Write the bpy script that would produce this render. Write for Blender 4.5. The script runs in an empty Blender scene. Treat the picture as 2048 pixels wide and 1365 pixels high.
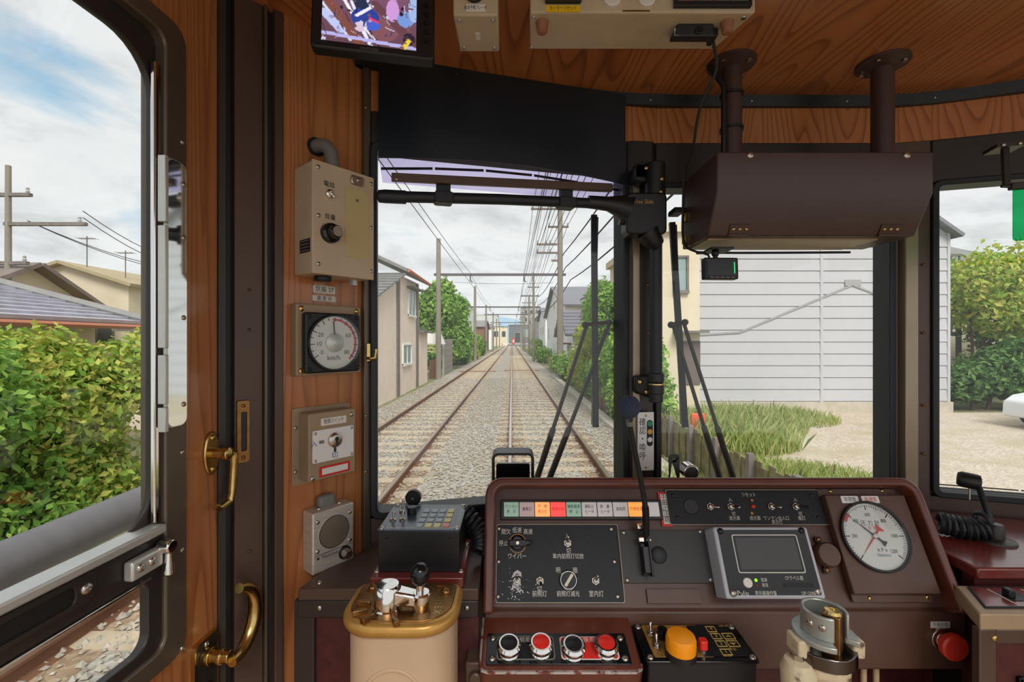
import bpy, bmesh, math, random
import numpy as np
from mathutils import Vector as V, Matrix
random.seed(7)
sc = bpy.context.scene
COL = sc.collection
# ------------------------------------------------------------------ camera, sky, light
F, CX, CY, CZ = 910.0, 1024.0, 682.5, 2.0
cam = bpy.data.cameras.new('camera'); cam.sensor_width = 36; cam.lens = 36*F/2048; cam.clip_start = 0.02; cam.clip_end = 6000
co = bpy.data.objects.new('camera', cam); COL.objects.link(co)
co.location = (0, 0, CZ); co.rotation_euler = (math.pi/2, 0, 0); sc.camera = co
sc.view_settings.view_transform = 'Standard'; sc.view_settings.look = 'None'
sc.view_settings.exposure = 0.0; sc.view_settings.gamma = 1.0; sc.view_settings.use_curve_mapping = False
try:
    sc.cycles.use_denoising = True; sc.cycles.max_bounces = 8; sc.cycles.diffuse_bounces = 4; sc.cycles.transparent_max_bounces = 24
    sc.cycles.sample_clamp_indirect = 6.0
except Exception: pass

def S(r, g, b, a=1.0):
    f = lambda c: (c/255/12.92 if c <= 10.31 else ((c/255+0.055)/1.055)**2.4)
    return (f(r), f(g), f(b), a)

def nd(nt, t, **kw):
    n = nt.nodes.new(t)
    for k, v in kw.items():
        if k in ('operation', 'blend_type', 'data_type', 'noise_dimensions', 'noise_type', 'distribution', 'interpolation', 'wave_type', 'bands_direction', 'feature', 'layer_name', 'attribute_name', 'normalize', 'clamp', 'sky_type', 'vector_type'):
            setattr(n, k, v)
        else:
            n.inputs[int(k[1:]) if k[0] == '_' else k].default_value = v
    return n

def math_(nt, op, a, b=None):
    n = nt.nodes.new('ShaderNodeMath'); n.operation = op
    for i, x in enumerate((a, b)):
        if x is None: continue
        if isinstance(x, (int, float)): n.inputs[i].default_value = x
        else: nt.links.new(x, n.inputs[i])
    return n.outputs[0]

def ramp(nt, fac, stops):
    r = nt.nodes.new('ShaderNodeValToRGB'); e = r.color_ramp.elements
    e[0].position, e[0].color = stops[0]; e[1].position, e[1].color = stops[-1]
    for p, c in stops[1:-1]:
        k = e.new(p); k.color = c
    nt.links.new(fac, r.inputs[0]); return r.outputs[0]

def mixc(nt, fac, a, b, bt='MIX'):
    n = nt.nodes.new('ShaderNodeMix'); n.data_type = 'RGBA'; n.blend_type = bt
    for i, x in ((0, fac), (6, a), (7, b)):
        if isinstance(x, (int, float, tuple)): n.inputs[i].default_value = x
        else: nt.links.new(x, n.inputs[i])
    return n.outputs[2]

w = bpy.data.worlds.new('sky'); sc.world = w; w.use_nodes = True
nt = w.node_tree; nt.nodes.clear()
tc = nd(nt, 'ShaderNodeTexCoord'); sep = nd(nt, 'ShaderNodeSeparateXYZ'); nt.links.new(tc.outputs['Generated'], sep.inputs[0])
zz = math_(nt, 'ADD', math_(nt, 'MAXIMUM', sep.outputs[2], 0.0), 0.22)
cmb = nd(nt, 'ShaderNodeCombineXYZ')
nt.links.new(math_(nt, 'DIVIDE', sep.outputs[0], zz), cmb.inputs[0]); nt.links.new(math_(nt, 'DIVIDE', sep.outputs[1], zz), cmb.inputs[1])
mp = nd(nt, 'ShaderNodeMapping'); mp.inputs['Location'].default_value = (3.2, 1.15, 0.0); nt.links.new(cmb.outputs[0], mp.inputs[0])
n1 = nd(nt, 'ShaderNodeTexNoise', Scale=1.15, Detail=9.0, Roughness=0.56, Distortion=0.35); nt.links.new(mp.outputs[0], n1.inputs['Vector'])
n2 = nd(nt, 'ShaderNodeTexNoise', Scale=2.6, Detail=8.0, Roughness=0.6, Distortion=0.3); nt.links.new(mp.outputs[0], n2.inputs['Vector'])
bl = ramp(nt, sep.outputs[2], [(0.0, S(212, 226, 236)), (0.25, S(166, 203, 226)), (0.7, S(104, 160, 206))])
cl = ramp(nt, n2.outputs[0], [(0.34, S(240, 240, 240)), (0.50, S(234, 234, 235)), (0.60, S(218, 218, 220)), (0.74, S(196, 197, 200))])
# thicker cloud towards the direction of travel, breaks in the cover off to the left
cov = math_(nt, 'ADD', n1.outputs[0], math_(nt, 'MULTIPLY', math_(nt, 'ADD', sep.outputs[0], 0.40), 0.16))
msk = ramp(nt, cov, [(0.31, (0, 0, 0, 1)), (0.44, (1, 1, 1, 1))])
skyc = mixc(nt, msk, bl, cl)
hz = ramp(nt, sep.outputs[2], [(0.0, (1, 1, 1, 1)), (0.14, (0, 0, 0, 1))])
skyc = mixc(nt, math_(nt, 'MULTIPLY', hz, 0.55), skyc, S(228, 231, 234))
bg = nd(nt, 'ShaderNodeBackground', Strength=1.12); nt.links.new(skyc, bg.inputs[0])
wo = nd(nt, 'ShaderNodeOutputWorld'); nt.links.new(bg.outputs[0], wo.inputs[0])

sl = bpy.data.lights.new('sun', 'SUN'); sl.energy = 3.0; sl.angle = math.radians(25); sl.color = (1.0, 0.96, 0.9)
so = bpy.data.objects.new('sun', sl); COL.objects.link(so)
so.rotation_euler = (math.radians(43), 0, math.radians(14))   # thinly veiled, high behind the tram

# ------------------------------------------------------------------ helpers
CAM = V((0, 0, CZ))
def P(px, py, d): return V(((px-CX)/F*d, d, CZ-(py-CY)/F*d))
class Fr:
    def __init__(s, o, x, y):
        s.o = V(o); s.x = V(x).normalized(); s.y = V(y).normalized(); s.n = s.x.cross(s.y)
    def uv(s, px, py, off=0.0):
        r = P(px, py, 1.0)-CAM; o = s.o+s.n*off
        t = (o-CAM).dot(s.n)/r.dot(s.n); q = CAM+r*t-s.o
        return q.dot(s.x), q.dot(s.y)
    def rect(s, x0, y0, x1, y1, off=0.0):
        a = s.uv(x0, y0, off); b = s.uv(x1, y1, off); return a[0], b[0], b[1], a[1]     # u0,u1,v0,v1
    def off(s, pxf, pxb, py):
        ub = s.uv(pxb, py)[0]; lo, hi = 0.0, 0.3
        up = s.uv(pxf, py, 0.15)[0] > ub
        for _ in range(40):
            m = (lo+hi)/2
            if (s.uv(pxf, py, m)[0] > ub) == (s.uv(pxf, py, 0.0)[0] > ub): lo = m
            else: hi = m
        return lo
    def mat(s): return Matrix(((s.x.x, s.y.x, s.n.x, s.o.x), (s.x.y, s.y.y, s.n.y, s.o.y), (s.x.z, s.y.z, s.n.z, s.o.z), (0, 0, 0, 1)))
    def at(s, u, v, n=0.0): return s.o+s.x*u+s.y*v+s.n*n
    def sub(s, u, v, n=0.0): return Fr(s.at(u, v, n), s.x, s.y)
WORLD = Fr((0, 0, 0), (1, 0, 0), (0, 1, 0))
def UP(o): return Fr(o, (1, 0, 0), (0, 1, 0))          # upright thing on its base
def FRONT(o): return Fr(o, (1, 0, 0), (0, 0, 1))       # faces the viewer

def basis(d):
    d = V(d).normalized(); a = V((0, 0, 1)) if abs(d.z) < 0.9 else V((1, 0, 0))
    x = a.cross(d).normalized(); return x, d.cross(x), d

class M:
    def __init__(s): s.v = []; s.f = []
    def add(s, vs, fs):
        k = len(s.v); s.v += [tuple(p) for p in vs]; s.f += [tuple(i+k for i in f) for f in fs]; return s
    def box(s, x0, x1, y0, y1, z0, z1):
        return s.add([(x0,y0,z0),(x1,y0,z0),(x1,y1,z0),(x0,y1,z0),(x0,y0,z1),(x1,y0,z1),(x1,y1,z1),(x0,y1,z1)],
                     [(3,2,1,0),(4,5,6,7),(0,1,5,4),(1,2,6,5),(2,3,7,6),(3,0,4,7)])
    def hexa(s, b, t):     # two quads
        return s.add(list(b)+list(t), [(3,2,1,0),(4,5,6,7),(0,1,5,4),(1,2,6,5),(2,3,7,6),(3,0,4,7)])
    def poly(s, pts, z0, z1):
        n = len(pts)
        return s.add([(x,y,z0) for x,y in pts]+[(x,y,z1) for x,y in pts],
                     [tuple(range(n-1,-1,-1)), tuple(range(n,2*n))]+[(i,(i+1)%n,n+(i+1)%n,n+i) for i in range(n)])
    def polyx(s, pts, x0, x1):      # profile in y,z swept along x
        n = len(pts)
        return s.add([(x0,y,z) for y,z in pts]+[(x1,y,z) for y,z in pts],
                     [tuple(range(n-1,-1,-1)), tuple(range(n,2*n))]+[(i,(i+1)%n,n+(i+1)%n,n+i) for i in range(n)])
    def rr(s, x0, x1, y0, y1, z0, z1, r, seg=4): return s.poly(rrect(x0,x1,y0,y1,r,seg), z0, z1)
    def band(s, A, B, z0, z1, closed=True):
        n = len(A); vs = [(x,y,z) for L, z in ((A,z0),(B,z0),(A,z1),(B,z1)) for x,y in L]; fs = []
        for i in range(n if closed else n-1):
            j = (i+1)%n
            fs += [(2*n+i,2*n+j,3*n+j,3*n+i), (i,n+i,n+j,j), (i,j,2*n+j,2*n+i), (n+i,3*n+i,3*n+j,n+j)]
        if not closed: fs += [(0,2*n,3*n,n), (n-1,2*n-1,4*n-1,3*n-1)]
        return s.add(vs, fs)
    def lathe(s, prof, c=(0,0,0), d=(0,0,1), seg=20):
        x, y, z = basis(d); c = V(c); vs = []; n = len(prof)
        for r, h in prof:
            for k in range(seg):
                a = 2*math.pi*k/seg; vs.append(c+x*(r*math.cos(a))+y*(r*math.sin(a))+z*h)
        fs = [(i*seg+k, i*seg+(k+1)%seg, (i+1)*seg+(k+1)%seg, (i+1)*seg+k) for i in range(n-1) for k in range(seg)]
        if prof[0][0] > 1e-6: fs.append(tuple(range(seg-1,-1,-1)))
        if prof[-1][0] > 1e-6: fs.append(tuple((n-1)*seg+k for k in range(seg)))
        return s.add(vs, fs)
    def cyl(s, c, r, h, d=(0,0,1), seg=20, r2=None): return s.lathe([(r,0),(r if r2 is None else r2,h)], c, d, seg)
    def bar(s, a, b, r, seg=8):
        a, b = V(a), V(b); return s.cyl(a, r, (b-a).length, b-a, seg)
    def sph(s, c, r, sc_=(1,1,1), seg=16, rings=10):
        prof = [(max(1e-7, r*math.sin(math.pi*i/rings)), -r*math.cos(math.pi*i/rings)) for i in range(rings+1)]
        k = len(s.v); s.lathe(prof, (0,0,0), (0,0,1), seg)
        s.v[k:] = [(c[0]+p[0]*sc_[0], c[1]+p[1]*sc_[1], c[2]+p[2]*sc_[2]) for p in s.v[k:]]; return s
    def tube(s, pts, r, seg=8, closed=False):
        pts = [V(p) for p in pts]; n = len(pts); vs = []; x = None
        rs = r if isinstance(r, (list, tuple)) else [r]*n
        for i, p in enumerate(pts):
            t = (pts[min(i+1,n-1)]-pts[max(i-1,0)]).normalized()
            if x is None: x = basis(t)[0]
            x = (x-t*x.dot(t)).normalized(); y = t.cross(x)
            for k in range(seg):
                a = 2*math.pi*k/seg; vs.append(p+x*(rs[i]*math.cos(a))+y*(rs[i]*math.sin(a)))
        fs = [(i*seg+k, i*seg+(k+1)%seg, (i+1)*seg+(k+1)%seg, (i+1)*seg+k) for i in range(n-1) for k in range(seg)]
        fs += [tuple(range(seg-1,-1,-1)), tuple((n-1)*seg+k for k in range(seg))]
        return s.add(vs, fs)
    def flat(s, a, b, w, t):     # flat bar between two points: width w along 'side', thickness t
        a, b = V(a), V(b); d = (b-a).normalized(); x = d.cross(V((0,1,0)))
        if x.length < 1e-4: x = V((1,0,0))
        x.normalize(); y = x.cross(d); x *= w/2; y *= t/2
        return s.hexa([a-x-y, a+x-y, a+x+y, a-x+y], [b-x-y, b+x-y, b+x+y, b-x+y])
    def build(s, name, mat, parent=None, bevel=0.0, smooth=True, kind=None, ang=38, seg=2):
        me = bpy.data.meshes.new(name); me.from_pydata(s.v, [], s.f); me.validate()
        bm = bmesh.new(); bm.from_mesh(me); bmesh.ops.recalc_face_normals(bm, faces=bm.faces[:]); bm.to_mesh(me); bm.free()
        return link(name, me, mat, parent, bevel, smooth, kind, ang, seg)

def link(name, me, mat, parent=None, bevel=0.0, smooth=True, kind=None, ang=38, seg=2):
    if mat is not None and not me.materials: me.materials.append(mat)
    if smooth and len(me.polygons):
        me.polygons.foreach_set('use_smooth', [True]*len(me.polygons)); me.set_sharp_from_angle(angle=math.radians(ang))
    o = bpy.data.objects.new(name, me); COL.objects.link(o); o.parent = parent
    if bevel:
        b = o.modifiers.new('bevel', 'BEVEL'); b.width = bevel; b.segments = seg; b.limit_method = 'ANGLE'; b.angle_limit = math.radians(40)
        b.harden_normals = False
    if kind: o['kind'] = kind
    return o

def rrect(x0, x1, y0, y1, r, seg=4):
    out = []
    for cx, cy, a0 in ((x1-r,y1-r,0),(x0+r,y1-r,90),(x0+r,y0+r,180),(x1-r,y0+r,270)):
        for k in range(seg+1):
            a = math.radians(a0+90*k/seg); out.append((cx+r*math.cos(a), cy+r*math.sin(a)))
    return out
def circ(x, y, rx, ry=None, seg=28, a0=0.0, a1=360.0):
    ry = rx if ry is None else ry
    return [(x+rx*math.cos(math.radians(a0+(a1-a0)*k/seg)), y+ry*math.sin(math.radians(a0+(a1-a0)*k/seg))) for k in range(seg if a1-a0 >= 360 else seg+1)]

def thing(name, label, cat, fr, group=None):
    o = bpy.data.objects.new(name, None); COL.objects.link(o); o.empty_display_size = 0.05
    o.matrix_world = fr.mat(); o['label'] = label; o['category'] = cat
    if group: o['group'] = group
    return o
def tag(o, label, cat, group=None, kind=None):
    o['label'] = label; o['category'] = cat
    if group: o['group'] = group
    if kind: o['kind'] = kind
    return o
def struct(name, fr, label=None):
    o = bpy.data.objects.new(name, None); COL.objects.link(o); o.matrix_world = fr.mat(); o['kind'] = 'structure'
    if label: o['label'] = label
    return o
def sobj(name, m, mat, bevel=0.0, **k):
    o = m.build(name, mat, None, bevel, **k); o['kind'] = 'structure'; return o

_tx = {}
def text(parent, s, x, y, z, h, mat, rot=0.0, name='lettering', align='CENTER', sx=1.0, spacing=1.0):
    key = (s, round(h, 5), align, sx, spacing, mat.name)
    if key not in _tx:
        cu = bpy.data.curves.new('t', 'FONT'); cu.body = s; cu.size = h*1.25; cu.align_x = align; cu.align_y = 'CENTER'
        cu.resolution_u = 2; cu.space_line = 0.85*spacing
        o = bpy.data.objects.new('t', cu); me = bpy.data.meshes.new_from_object(o)
        bpy.data.objects.remove(o); bpy.data.curves.remove(cu)
        me.materials.clear(); me.materials.append(mat)
        if sx != 1.0:
            for q in me.vertices: q.co.x *= sx
        _tx[key] = me
    o = bpy.data.objects.new(name, _tx[key]); COL.objects.link(o); o.parent = parent
    o.location = (x, y, z); o.rotation_euler = (0, 0, rot); return o

_sh = {}
def shared(key, fn, name, mat, parent, loc=(0,0,0), rot=(0,0,0), scale=(1,1,1)):
    if key not in _sh:
        o = fn().build(name, mat); _sh[key] = o.data; o.parent = parent
    else:
        o = bpy.data.objects.new(name, _sh[key]); COL.objects.link(o); o.parent = parent
    o.location = loc; o.rotation_euler = rot; o.scale = scale; return o
def screw(parent, x, y, z=0.0, r=0.0045, mat=None, rot=(0,0,0), name='screw'):
    mat = mat or STEEL
    return shared(('screw', mat.name), lambda: M().lathe([(1,0),(0.96,0.25),(0.72,0.5),(0.34,0.58),(0.24,0.28),(1e-6,0.26)], seg=10), name, mat, parent, (x,y,z), rot, (r,r,r))

def material(name, col, rough=0.5, metal=0.0, var=0.0, vs=30.0, bump=0.0, bs=200.0, spec=0.5, coat=0.0, emit=None, es=1.0, col2=None, stretch=(1,1,1), detail=4.0, c2=(0.45,0.62), rvar=0.0):
    m = bpy.data.materials.new(name); m.use_nodes = True; t = m.node_tree; b = t.nodes['Principled BSDF']
    b.inputs['Base Color'].default_value = col; b.inputs['Roughness'].default_value = rough; b.inputs['Metallic'].default_value = metal
    b.inputs['Specular IOR Level'].default_value = spec; b.inputs['Coat Weight'].default_value = coat; b.inputs['Coat Roughness'].default_value = 0.12
    if emit: b.inputs['Emission Color'].default_value = emit; b.inputs['Emission Strength'].default_value = es
    if var or col2 or bump or rvar:
        g = nd(t, 'ShaderNodeTexCoord'); mp = nd(t, 'ShaderNodeMapping'); mp.inputs['Scale'].default_value = stretch
        t.links.new(g.outputs['Object'], mp.inputs[0])
        n = nd(t, 'ShaderNodeTexNoise', Scale=vs, Detail=detail, Roughness=0.6); t.links.new(mp.outputs[0], n.inputs['Vector'])
        if col2:
            t.links.new(ramp(t, n.outputs[0], [(c2[0], col), (c2[1], col2)]), b.inputs['Base Color'])
        elif var:
            d = tuple(max(0, c*(1-var)) for c in col[:3])+(1,); u = tuple(min(1, c*(1+var)) for c in col[:3])+(1,)
            t.links.new(ramp(t, n.outputs[0], [(0.3, d), (0.7, u)]), b.inputs['Base Color'])
        if rvar:
            t.links.new(math_(t, 'ADD', math_(t, 'MULTIPLY', n.outputs[0], rvar), rough-rvar/2), b.inputs['Roughness'])
        if bump:
            n2 = nd(t, 'ShaderNodeTexNoise', Scale=bs, Detail=3.0); t.links.new(mp.outputs[0], n2.inputs['Vector'])
            bp = nd(t, 'ShaderNodeBump', Strength=bump, Distance=0.002 if bs > 60 else 0.03); t.links.new(n2.outputs[0], bp.inputs['Height']); t.links.new(bp.outputs[0], b.inputs['Normal'])
    return m

def wood(name, axis, light, mid, dark, k=1.0, rough=0.28, loc=(0,0,0), ringn=34.0, coat=0.25, st=1.0):
    m = bpy.data.materials.new(name); m.use_nodes = True; t = m.node_tree; b = t.nodes['Principled BSDF']
    g = nd(t, 'ShaderNodeTexCoord'); mp = nd(t, 'ShaderNodeMapping'); mp.inputs['Location'].default_value = loc
    s = [5.0*k]*3; s[axis] = 0.42*k*st; mp.inputs['Scale'].default_value = s; t.links.new(g.outputs['Object'], mp.inputs[0])
    n = nd(t, 'ShaderNodeTexNoise', Scale=1.0, Detail=1.6, Roughness=0.42, Distortion=0.25); t.links.new(mp.outputs[0], n.inputs['Vector'])
    ring = math_(t, 'FRACT', math_(t, 'MULTIPLY', n.outputs[0], ringn))
    mp2 = nd(t, 'ShaderNodeMapping'); s2 = [420.0]*3; s2[axis] = 9.0; mp2.inputs['Scale'].default_value = s2; t.links.new(g.outputs['Object'], mp2.inputs[0])
    fib = nd(t, 'ShaderNodeTexNoise', Scale=1.0, Detail=3.0, Roughness=0.6); t.links.new(mp2.outputs[0], fib.inputs['Vector'])
    big = nd(t, 'ShaderNodeTexNoise', Scale=0.5, Detail=2.0); t.links.new(mp.outputs[0], big.inputs['Vector'])
    c = ramp(t, ring, [(0.0, light), (0.40, light), (0.72, mid), (0.90, dark), (1.0, light)])
    c = mixc(t, math_(t, 'MULTIPLY', fib.outputs[0], 0.75), c, mid)
    c = mixc(t, math_(t, 'MULTIPLY', big.outputs[0], 0.35), c, dark)
    t.links.new(c, b.inputs['Base Color']); b.inputs['Roughness'].default_value = rough
    b.inputs['Coat Weight'].default_value = coat; b.inputs['Coat Roughness'].default_value = 0.1
    return m

def leafmat(name, cols, trans=0.35):
    m = bpy.data.materials.new(name); m.use_nodes = True; t = m.node_tree; b = t.nodes['Principled BSDF']
    g = nd(t, 'ShaderNodeNewGeometry')
    c = ramp(t, g.outputs['Random Per Island'], [(i/(len(cols)-1), q) for i, q in enumerate(cols)])
    t.links.new(c, b.inputs['Base Color']); b.inputs['Roughness'].default_value = 0.55; b.inputs['Specular IOR Level'].default_value = 0.25
    tr = nd(t, 'ShaderNodeBsdfTranslucent'); t.links.new(c, tr.inputs[0])
    mx = nd(t, 'ShaderNodeMixShader', Fac=trans); t.links.new(b.outputs[0], mx.inputs[1]); t.links.new(tr.outputs[0], mx.inputs[2])
    t.links.new(mx.outputs[0], t.nodes['Material Output'].inputs[0]); return m

def glassmat(name, tint=(1,1,1,1), refl=1.0, rough=0.0):
    m = bpy.data.materials.new(name); m.use_nodes = True; t = m.node_tree; t.nodes.remove(t.nodes['Principled BSDF'])
    tr = nd(t, 'ShaderNodeBsdfTransparent', Color=tint); gl = nd(t, 'ShaderNodeBsdfGlossy', Roughness=rough)
    fr = nd(t, 'ShaderNodeLayerWeight', Blend=0.5); mx = nd(t, 'ShaderNodeMixShader')
    t.links.new(math_(t, 'MULTIPLY', math_(t, 'ADD', math_(t, 'POWER', fr.outputs['Facing'], 5.0), 0.03), refl), mx.inputs[0]); t.links.new(tr.outputs[0], mx.inputs[1]); t.links.new(gl.outputs[0], mx.inputs[2])
    t.links.new(mx.outputs[0], t.nodes['Material Output'].inputs[0]); return m

def lamp_mat(name, col, es): return material(name, col, 0.35, emit=col, es=es)

# ------------------------------------------------------------------ materials
WL, WM, WD = S(196, 130, 80), S(176, 112, 66), S(138, 82, 46)
WOODV = wood('wood_upright', 2, WL, WM, WD)
WOODY = wood('wood_panel', 1, WL, WM, WD, k=2.2, loc=(0.4, 0.1, 0), ringn=20, st=.35)
WOODC = wood('wood_ceiling', 1, S(206, 132, 76), S(180, 108, 58), S(122, 68, 36), k=0.8, loc=(0.9, 0.3, 0.2), ringn=46, st=1.8)
WOODH = wood('wood_header', 2, WL, WM, WD, k=1.25, loc=(0.3, 0.0, 1.9), ringn=40)
BROWN = material('brown_metal', S(86, 68, 58), 0.38, 0.25, var=0.12, vs=6, bump=0.05, bs=300)
GUN = material('gunmetal_trim', S(104, 93, 80), 0.34, 0.45, var=0.1, vs=8)
DARK = material('dark_metal', S(54, 47, 43), 0.4, 0.2, var=0.15, vs=8)
BLACK = material('black_plastic', S(24, 25, 27), 0.42)
BLACKG = material('black_gloss', S(16, 17, 20), 0.16)
RUBBER = material('black_rubber', S(27, 31, 35), 0.5)
PANEL = material('black_panel', S(27, 28, 31), 0.45, spec=0.3, var=0.12, vs=40)
SHADE = material('black_sheet', S(28, 36, 44), 0.3)
BEIGE = material('beige_paint', S(196, 176, 148), 0.42, var=0.07, vs=12)
TAUPE = material('taupe_paint', S(158, 136, 108), 0.4, var=0.1, vs=14)
CREAM = material('cream_paint', S(196, 168, 136), 0.38, var=0.05, vs=10, col2=None, bump=0.06, bs=120)
MAROON = material('maroon_paint', S(88, 60, 49), 0.42, var=0.14, vs=16, bump=0.08, bs=420)
MAROONR = material('red_maroon_paint', S(99, 50, 36), 0.32, var=0.16, vs=14, coat=0.3)
DESK = material('maroon_desk', S(112, 44, 38), 0.25, var=0.2, vs=12, coat=0.5)
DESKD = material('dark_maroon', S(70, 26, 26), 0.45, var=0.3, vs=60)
BOXBR = material('hanging_box_brown', S(72, 52, 48), 0.42, var=0.06, vs=10)
BRASS = material('brass', S(206, 178, 112), 0.24, 1.0, var=0.2, vs=40)
BRONZE = material('bronze', S(150, 112, 68), 0.36, 1.0, var=0.25, vs=60)
GOLD = material('gold_paint', S(188, 144, 74), 0.34, 0.5, var=0.12, vs=30)
CHROME = material('chrome', S(226, 224, 220), 0.1, 1.0)
STEEL = material('steel', S(190, 184, 174), 0.3, 1.0)
ALU = material('aluminium', S(206, 198, 186), 0.4, 0.45, var=0.12, vs=30, stretch=(1, 8, 1))
PALEM = material('pale_metal', S(206, 206, 200), 0.35, 0.5, var=0.08, vs=20)
WHITE = material('white_plate', S(232, 230, 226), 0.35)
LABEL = material('label_white', S(226, 222, 214), 0.5)
INK = material('ink', S(30, 28, 28), 0.6)
WINK = material('white_ink', S(214, 210, 200), 0.6)
BINK = material('blue_ink', S(70, 112, 160), 0.6)
RED = material('red_plastic', S(222, 44, 34), 0.3)
REDL = material('red_label', S(206, 40, 38), 0.5)
ORANGE = material('orange_plastic', S(246, 152, 10), 0.3)
GREYF = material('grey_frame', S(186, 188, 196), 0.45)
SCREEN = material('dark_screen', S(66, 62, 64), 0.18)
GREYP = material('grey_plastic', S(120, 118, 112), 0.45)
GINK = material('gold_ink', S(206, 174, 96), 0.55)
DCHROME = material('dark_chrome', S(104, 100, 98), 0.18, 1.0)
EDGE = material('plate_edge', S(150, 138, 120), 0.45, 0.4)
FOAM = material('blue_foam', S(52, 62, 82), 0.95, var=0.3, vs=300, bump=0.6, bs=600)
YEL = material('yellow_label', S(236, 190, 20), 0.5)
GREENL = material('signal_green', S(36, 150, 96), 0.5)
AMBER = material('signal_amber', S(226, 164, 30), 0.5)
GLASS = glassmat('window_glass', (0.97, 0.985, 0.98, 1), 0.9)
FILM = glassmat('mauve_film', (0.80, 0.76, 0.90, 1), 0.8)
MIRROR = material('mirror', S(232, 238, 236), 0.06, 1.0)
# ------------------------------------------------------------------ cab shell
FLZ, CEZ = 0.85, 2.612
A_, B_, B2, C_, D_ = V((-.305,.985,2)), V((.285,1.135,2)), V((.36,1.145,2)), V((.955,1.145,2)), V((1.04,1.13,2))
D2 = D_+V((.956,-.292,0))*0.72
PA, PB = V((-.432,.848,2)), V((-.323,.983,2)); DE = V((-.50,.775,2))
F1 = Fr(A_, B_-A_, (0,0,1)); L1 = (B_-A_).length
F2 = Fr(B2, (1,0,0), (0,0,1)); L2 = C_.x-B2.x
F3 = Fr(D_, D2-D_, (0,0,1)); L3 = (D2-D_).length
FP = Fr((PA+PB)/2, PB-PA, (0,0,1)); FD = Fr(DE, (.06,.998,0), (0,0,1)); FJ = Fr(DE, PA-DE, (0,0,1))
SILL, TOP = -.385, .392
TAN = material('tan_metal', S(160, 146, 122), 0.34, 0.5, var=0.08, vs=10)
FLOORM = material('cab_floor', S(150, 120, 92), 0.5, var=0.2, vs=20)

sobj('floor', M().box(-.62, 1.95, -1.6, 1.2, FLZ-.05, FLZ), FLOORM)
ce = M().poly([(-.56,-.35),(1.9,-.35),(1.9,.80),(D2.x,D2.y+.03),(D_.x+.02,D_.y+.03),(C_.x,C_.y+.03),(B2.x,B2.y+.03),(B_.x,B_.y+.03),(A_.x,A_.y+.03),(PB.x-.02,PB.y+.03),(PA.x-.03,PA.y+.02),(DE.x-.03,DE.y+.02)], CEZ, CEZ+.04)
sobj('ceiling', ce, WOODC)
def front_wall(name, fr, L, win, TOP=TOP):
    o = struct(name, fr)
    M().box(0, L, FLZ-2, SILL, -.05, 0).build('lower_panel', BROWN, o)
    M().box(0, L, TOP, .498, -.05, .004).build('window_header', DARK, o, 0.003)
    h = M().box(0, L, .498, .612, -.05, 0).build('wood_panel', WOODY if fr is F1 else WOODH2, o)
    w_ = struct(win, fr)
    A = rrect(-.002, L+.002, SILL, TOP+.004, .02); B = rrect(.013, L-.013, SILL+.014, TOP-.01, .012)
    M().band(A, B, -.045, .012).build('gasket', RUBBER, w_, 0.003)
    M().box(.006, L-.006, SILL+.006, TOP-.002, -.024, -.019).build('pane', GLASS, w_)
    return o, w_
WOODH2 = wood('wood_header_panel', 1, S(204, 132, 78), S(180, 108, 60), S(122, 68, 36), k=1.2, loc=(1.7, 0.35, 0.3), ringn=34, st=2.2)
wf, win1 = front_wall('wall_front', F1, L1, 'window_1', .428)
wf2, win2 = front_wall('wall_front_middle', F2, L2, 'window_2')
wf3, win3 = front_wall('wall_front_right', F3, L3, 'window_3')
# thin printed line on the glass near top (left window) and bottom (right window)
for i in range(5):
    a = .02+i*.118; zc = lambda u: .380+.020*math.sin(math.pi*min(1, max(0, u/L1)))
    M().poly([(a,zc(a)-.003),(a+.113,zc(a+.113)-.003),(a+.113,zc(a+.113)+.003),(a,zc(a)+.003)], -.0185, -.018).build('printed_line', DARK, win1)
for i in range(5):
    a = .016+i*.085; M().box(a, a+.08, SILL+.024, SILL+.027, -.0185, -.018).build('printed_line', DARK, win3)
M().box(.016, .55, SILL+.016, SILL+.018, -.0185, -.018).build('printed_line', DARK, win3)
# mauve film along the window top + black sheet above it
def arch(u): return .392+.020*math.sin(math.pi*max(0, min(1, u/L1)))-.008*u/L1
sheet = thing('shade_sheet', 'dark blue-black sheet covering the header above the left windscreen pane', 'shade', F1.sub(0, 0, .013))
N = 14; us = [.016+(L1-.026)*i/N for i in range(N+1)]
M().poly([(u, arch(u)) for u in us]+[(us[-1], .606), (us[0], .592)], -.002, .002).build('sheet', SHADE, sheet)
film = thing('tinted_film', 'mauve tinted film strip across the top of the left windscreen pane', 'film', F1.sub(0, 0, .001))
M().poly([(u, arch(u)+.004) for u in us]+[(us[-1]-.01, .345), (us[0]+.008, .345)], -.0005, .0005).build('film', FILM, film)
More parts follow.
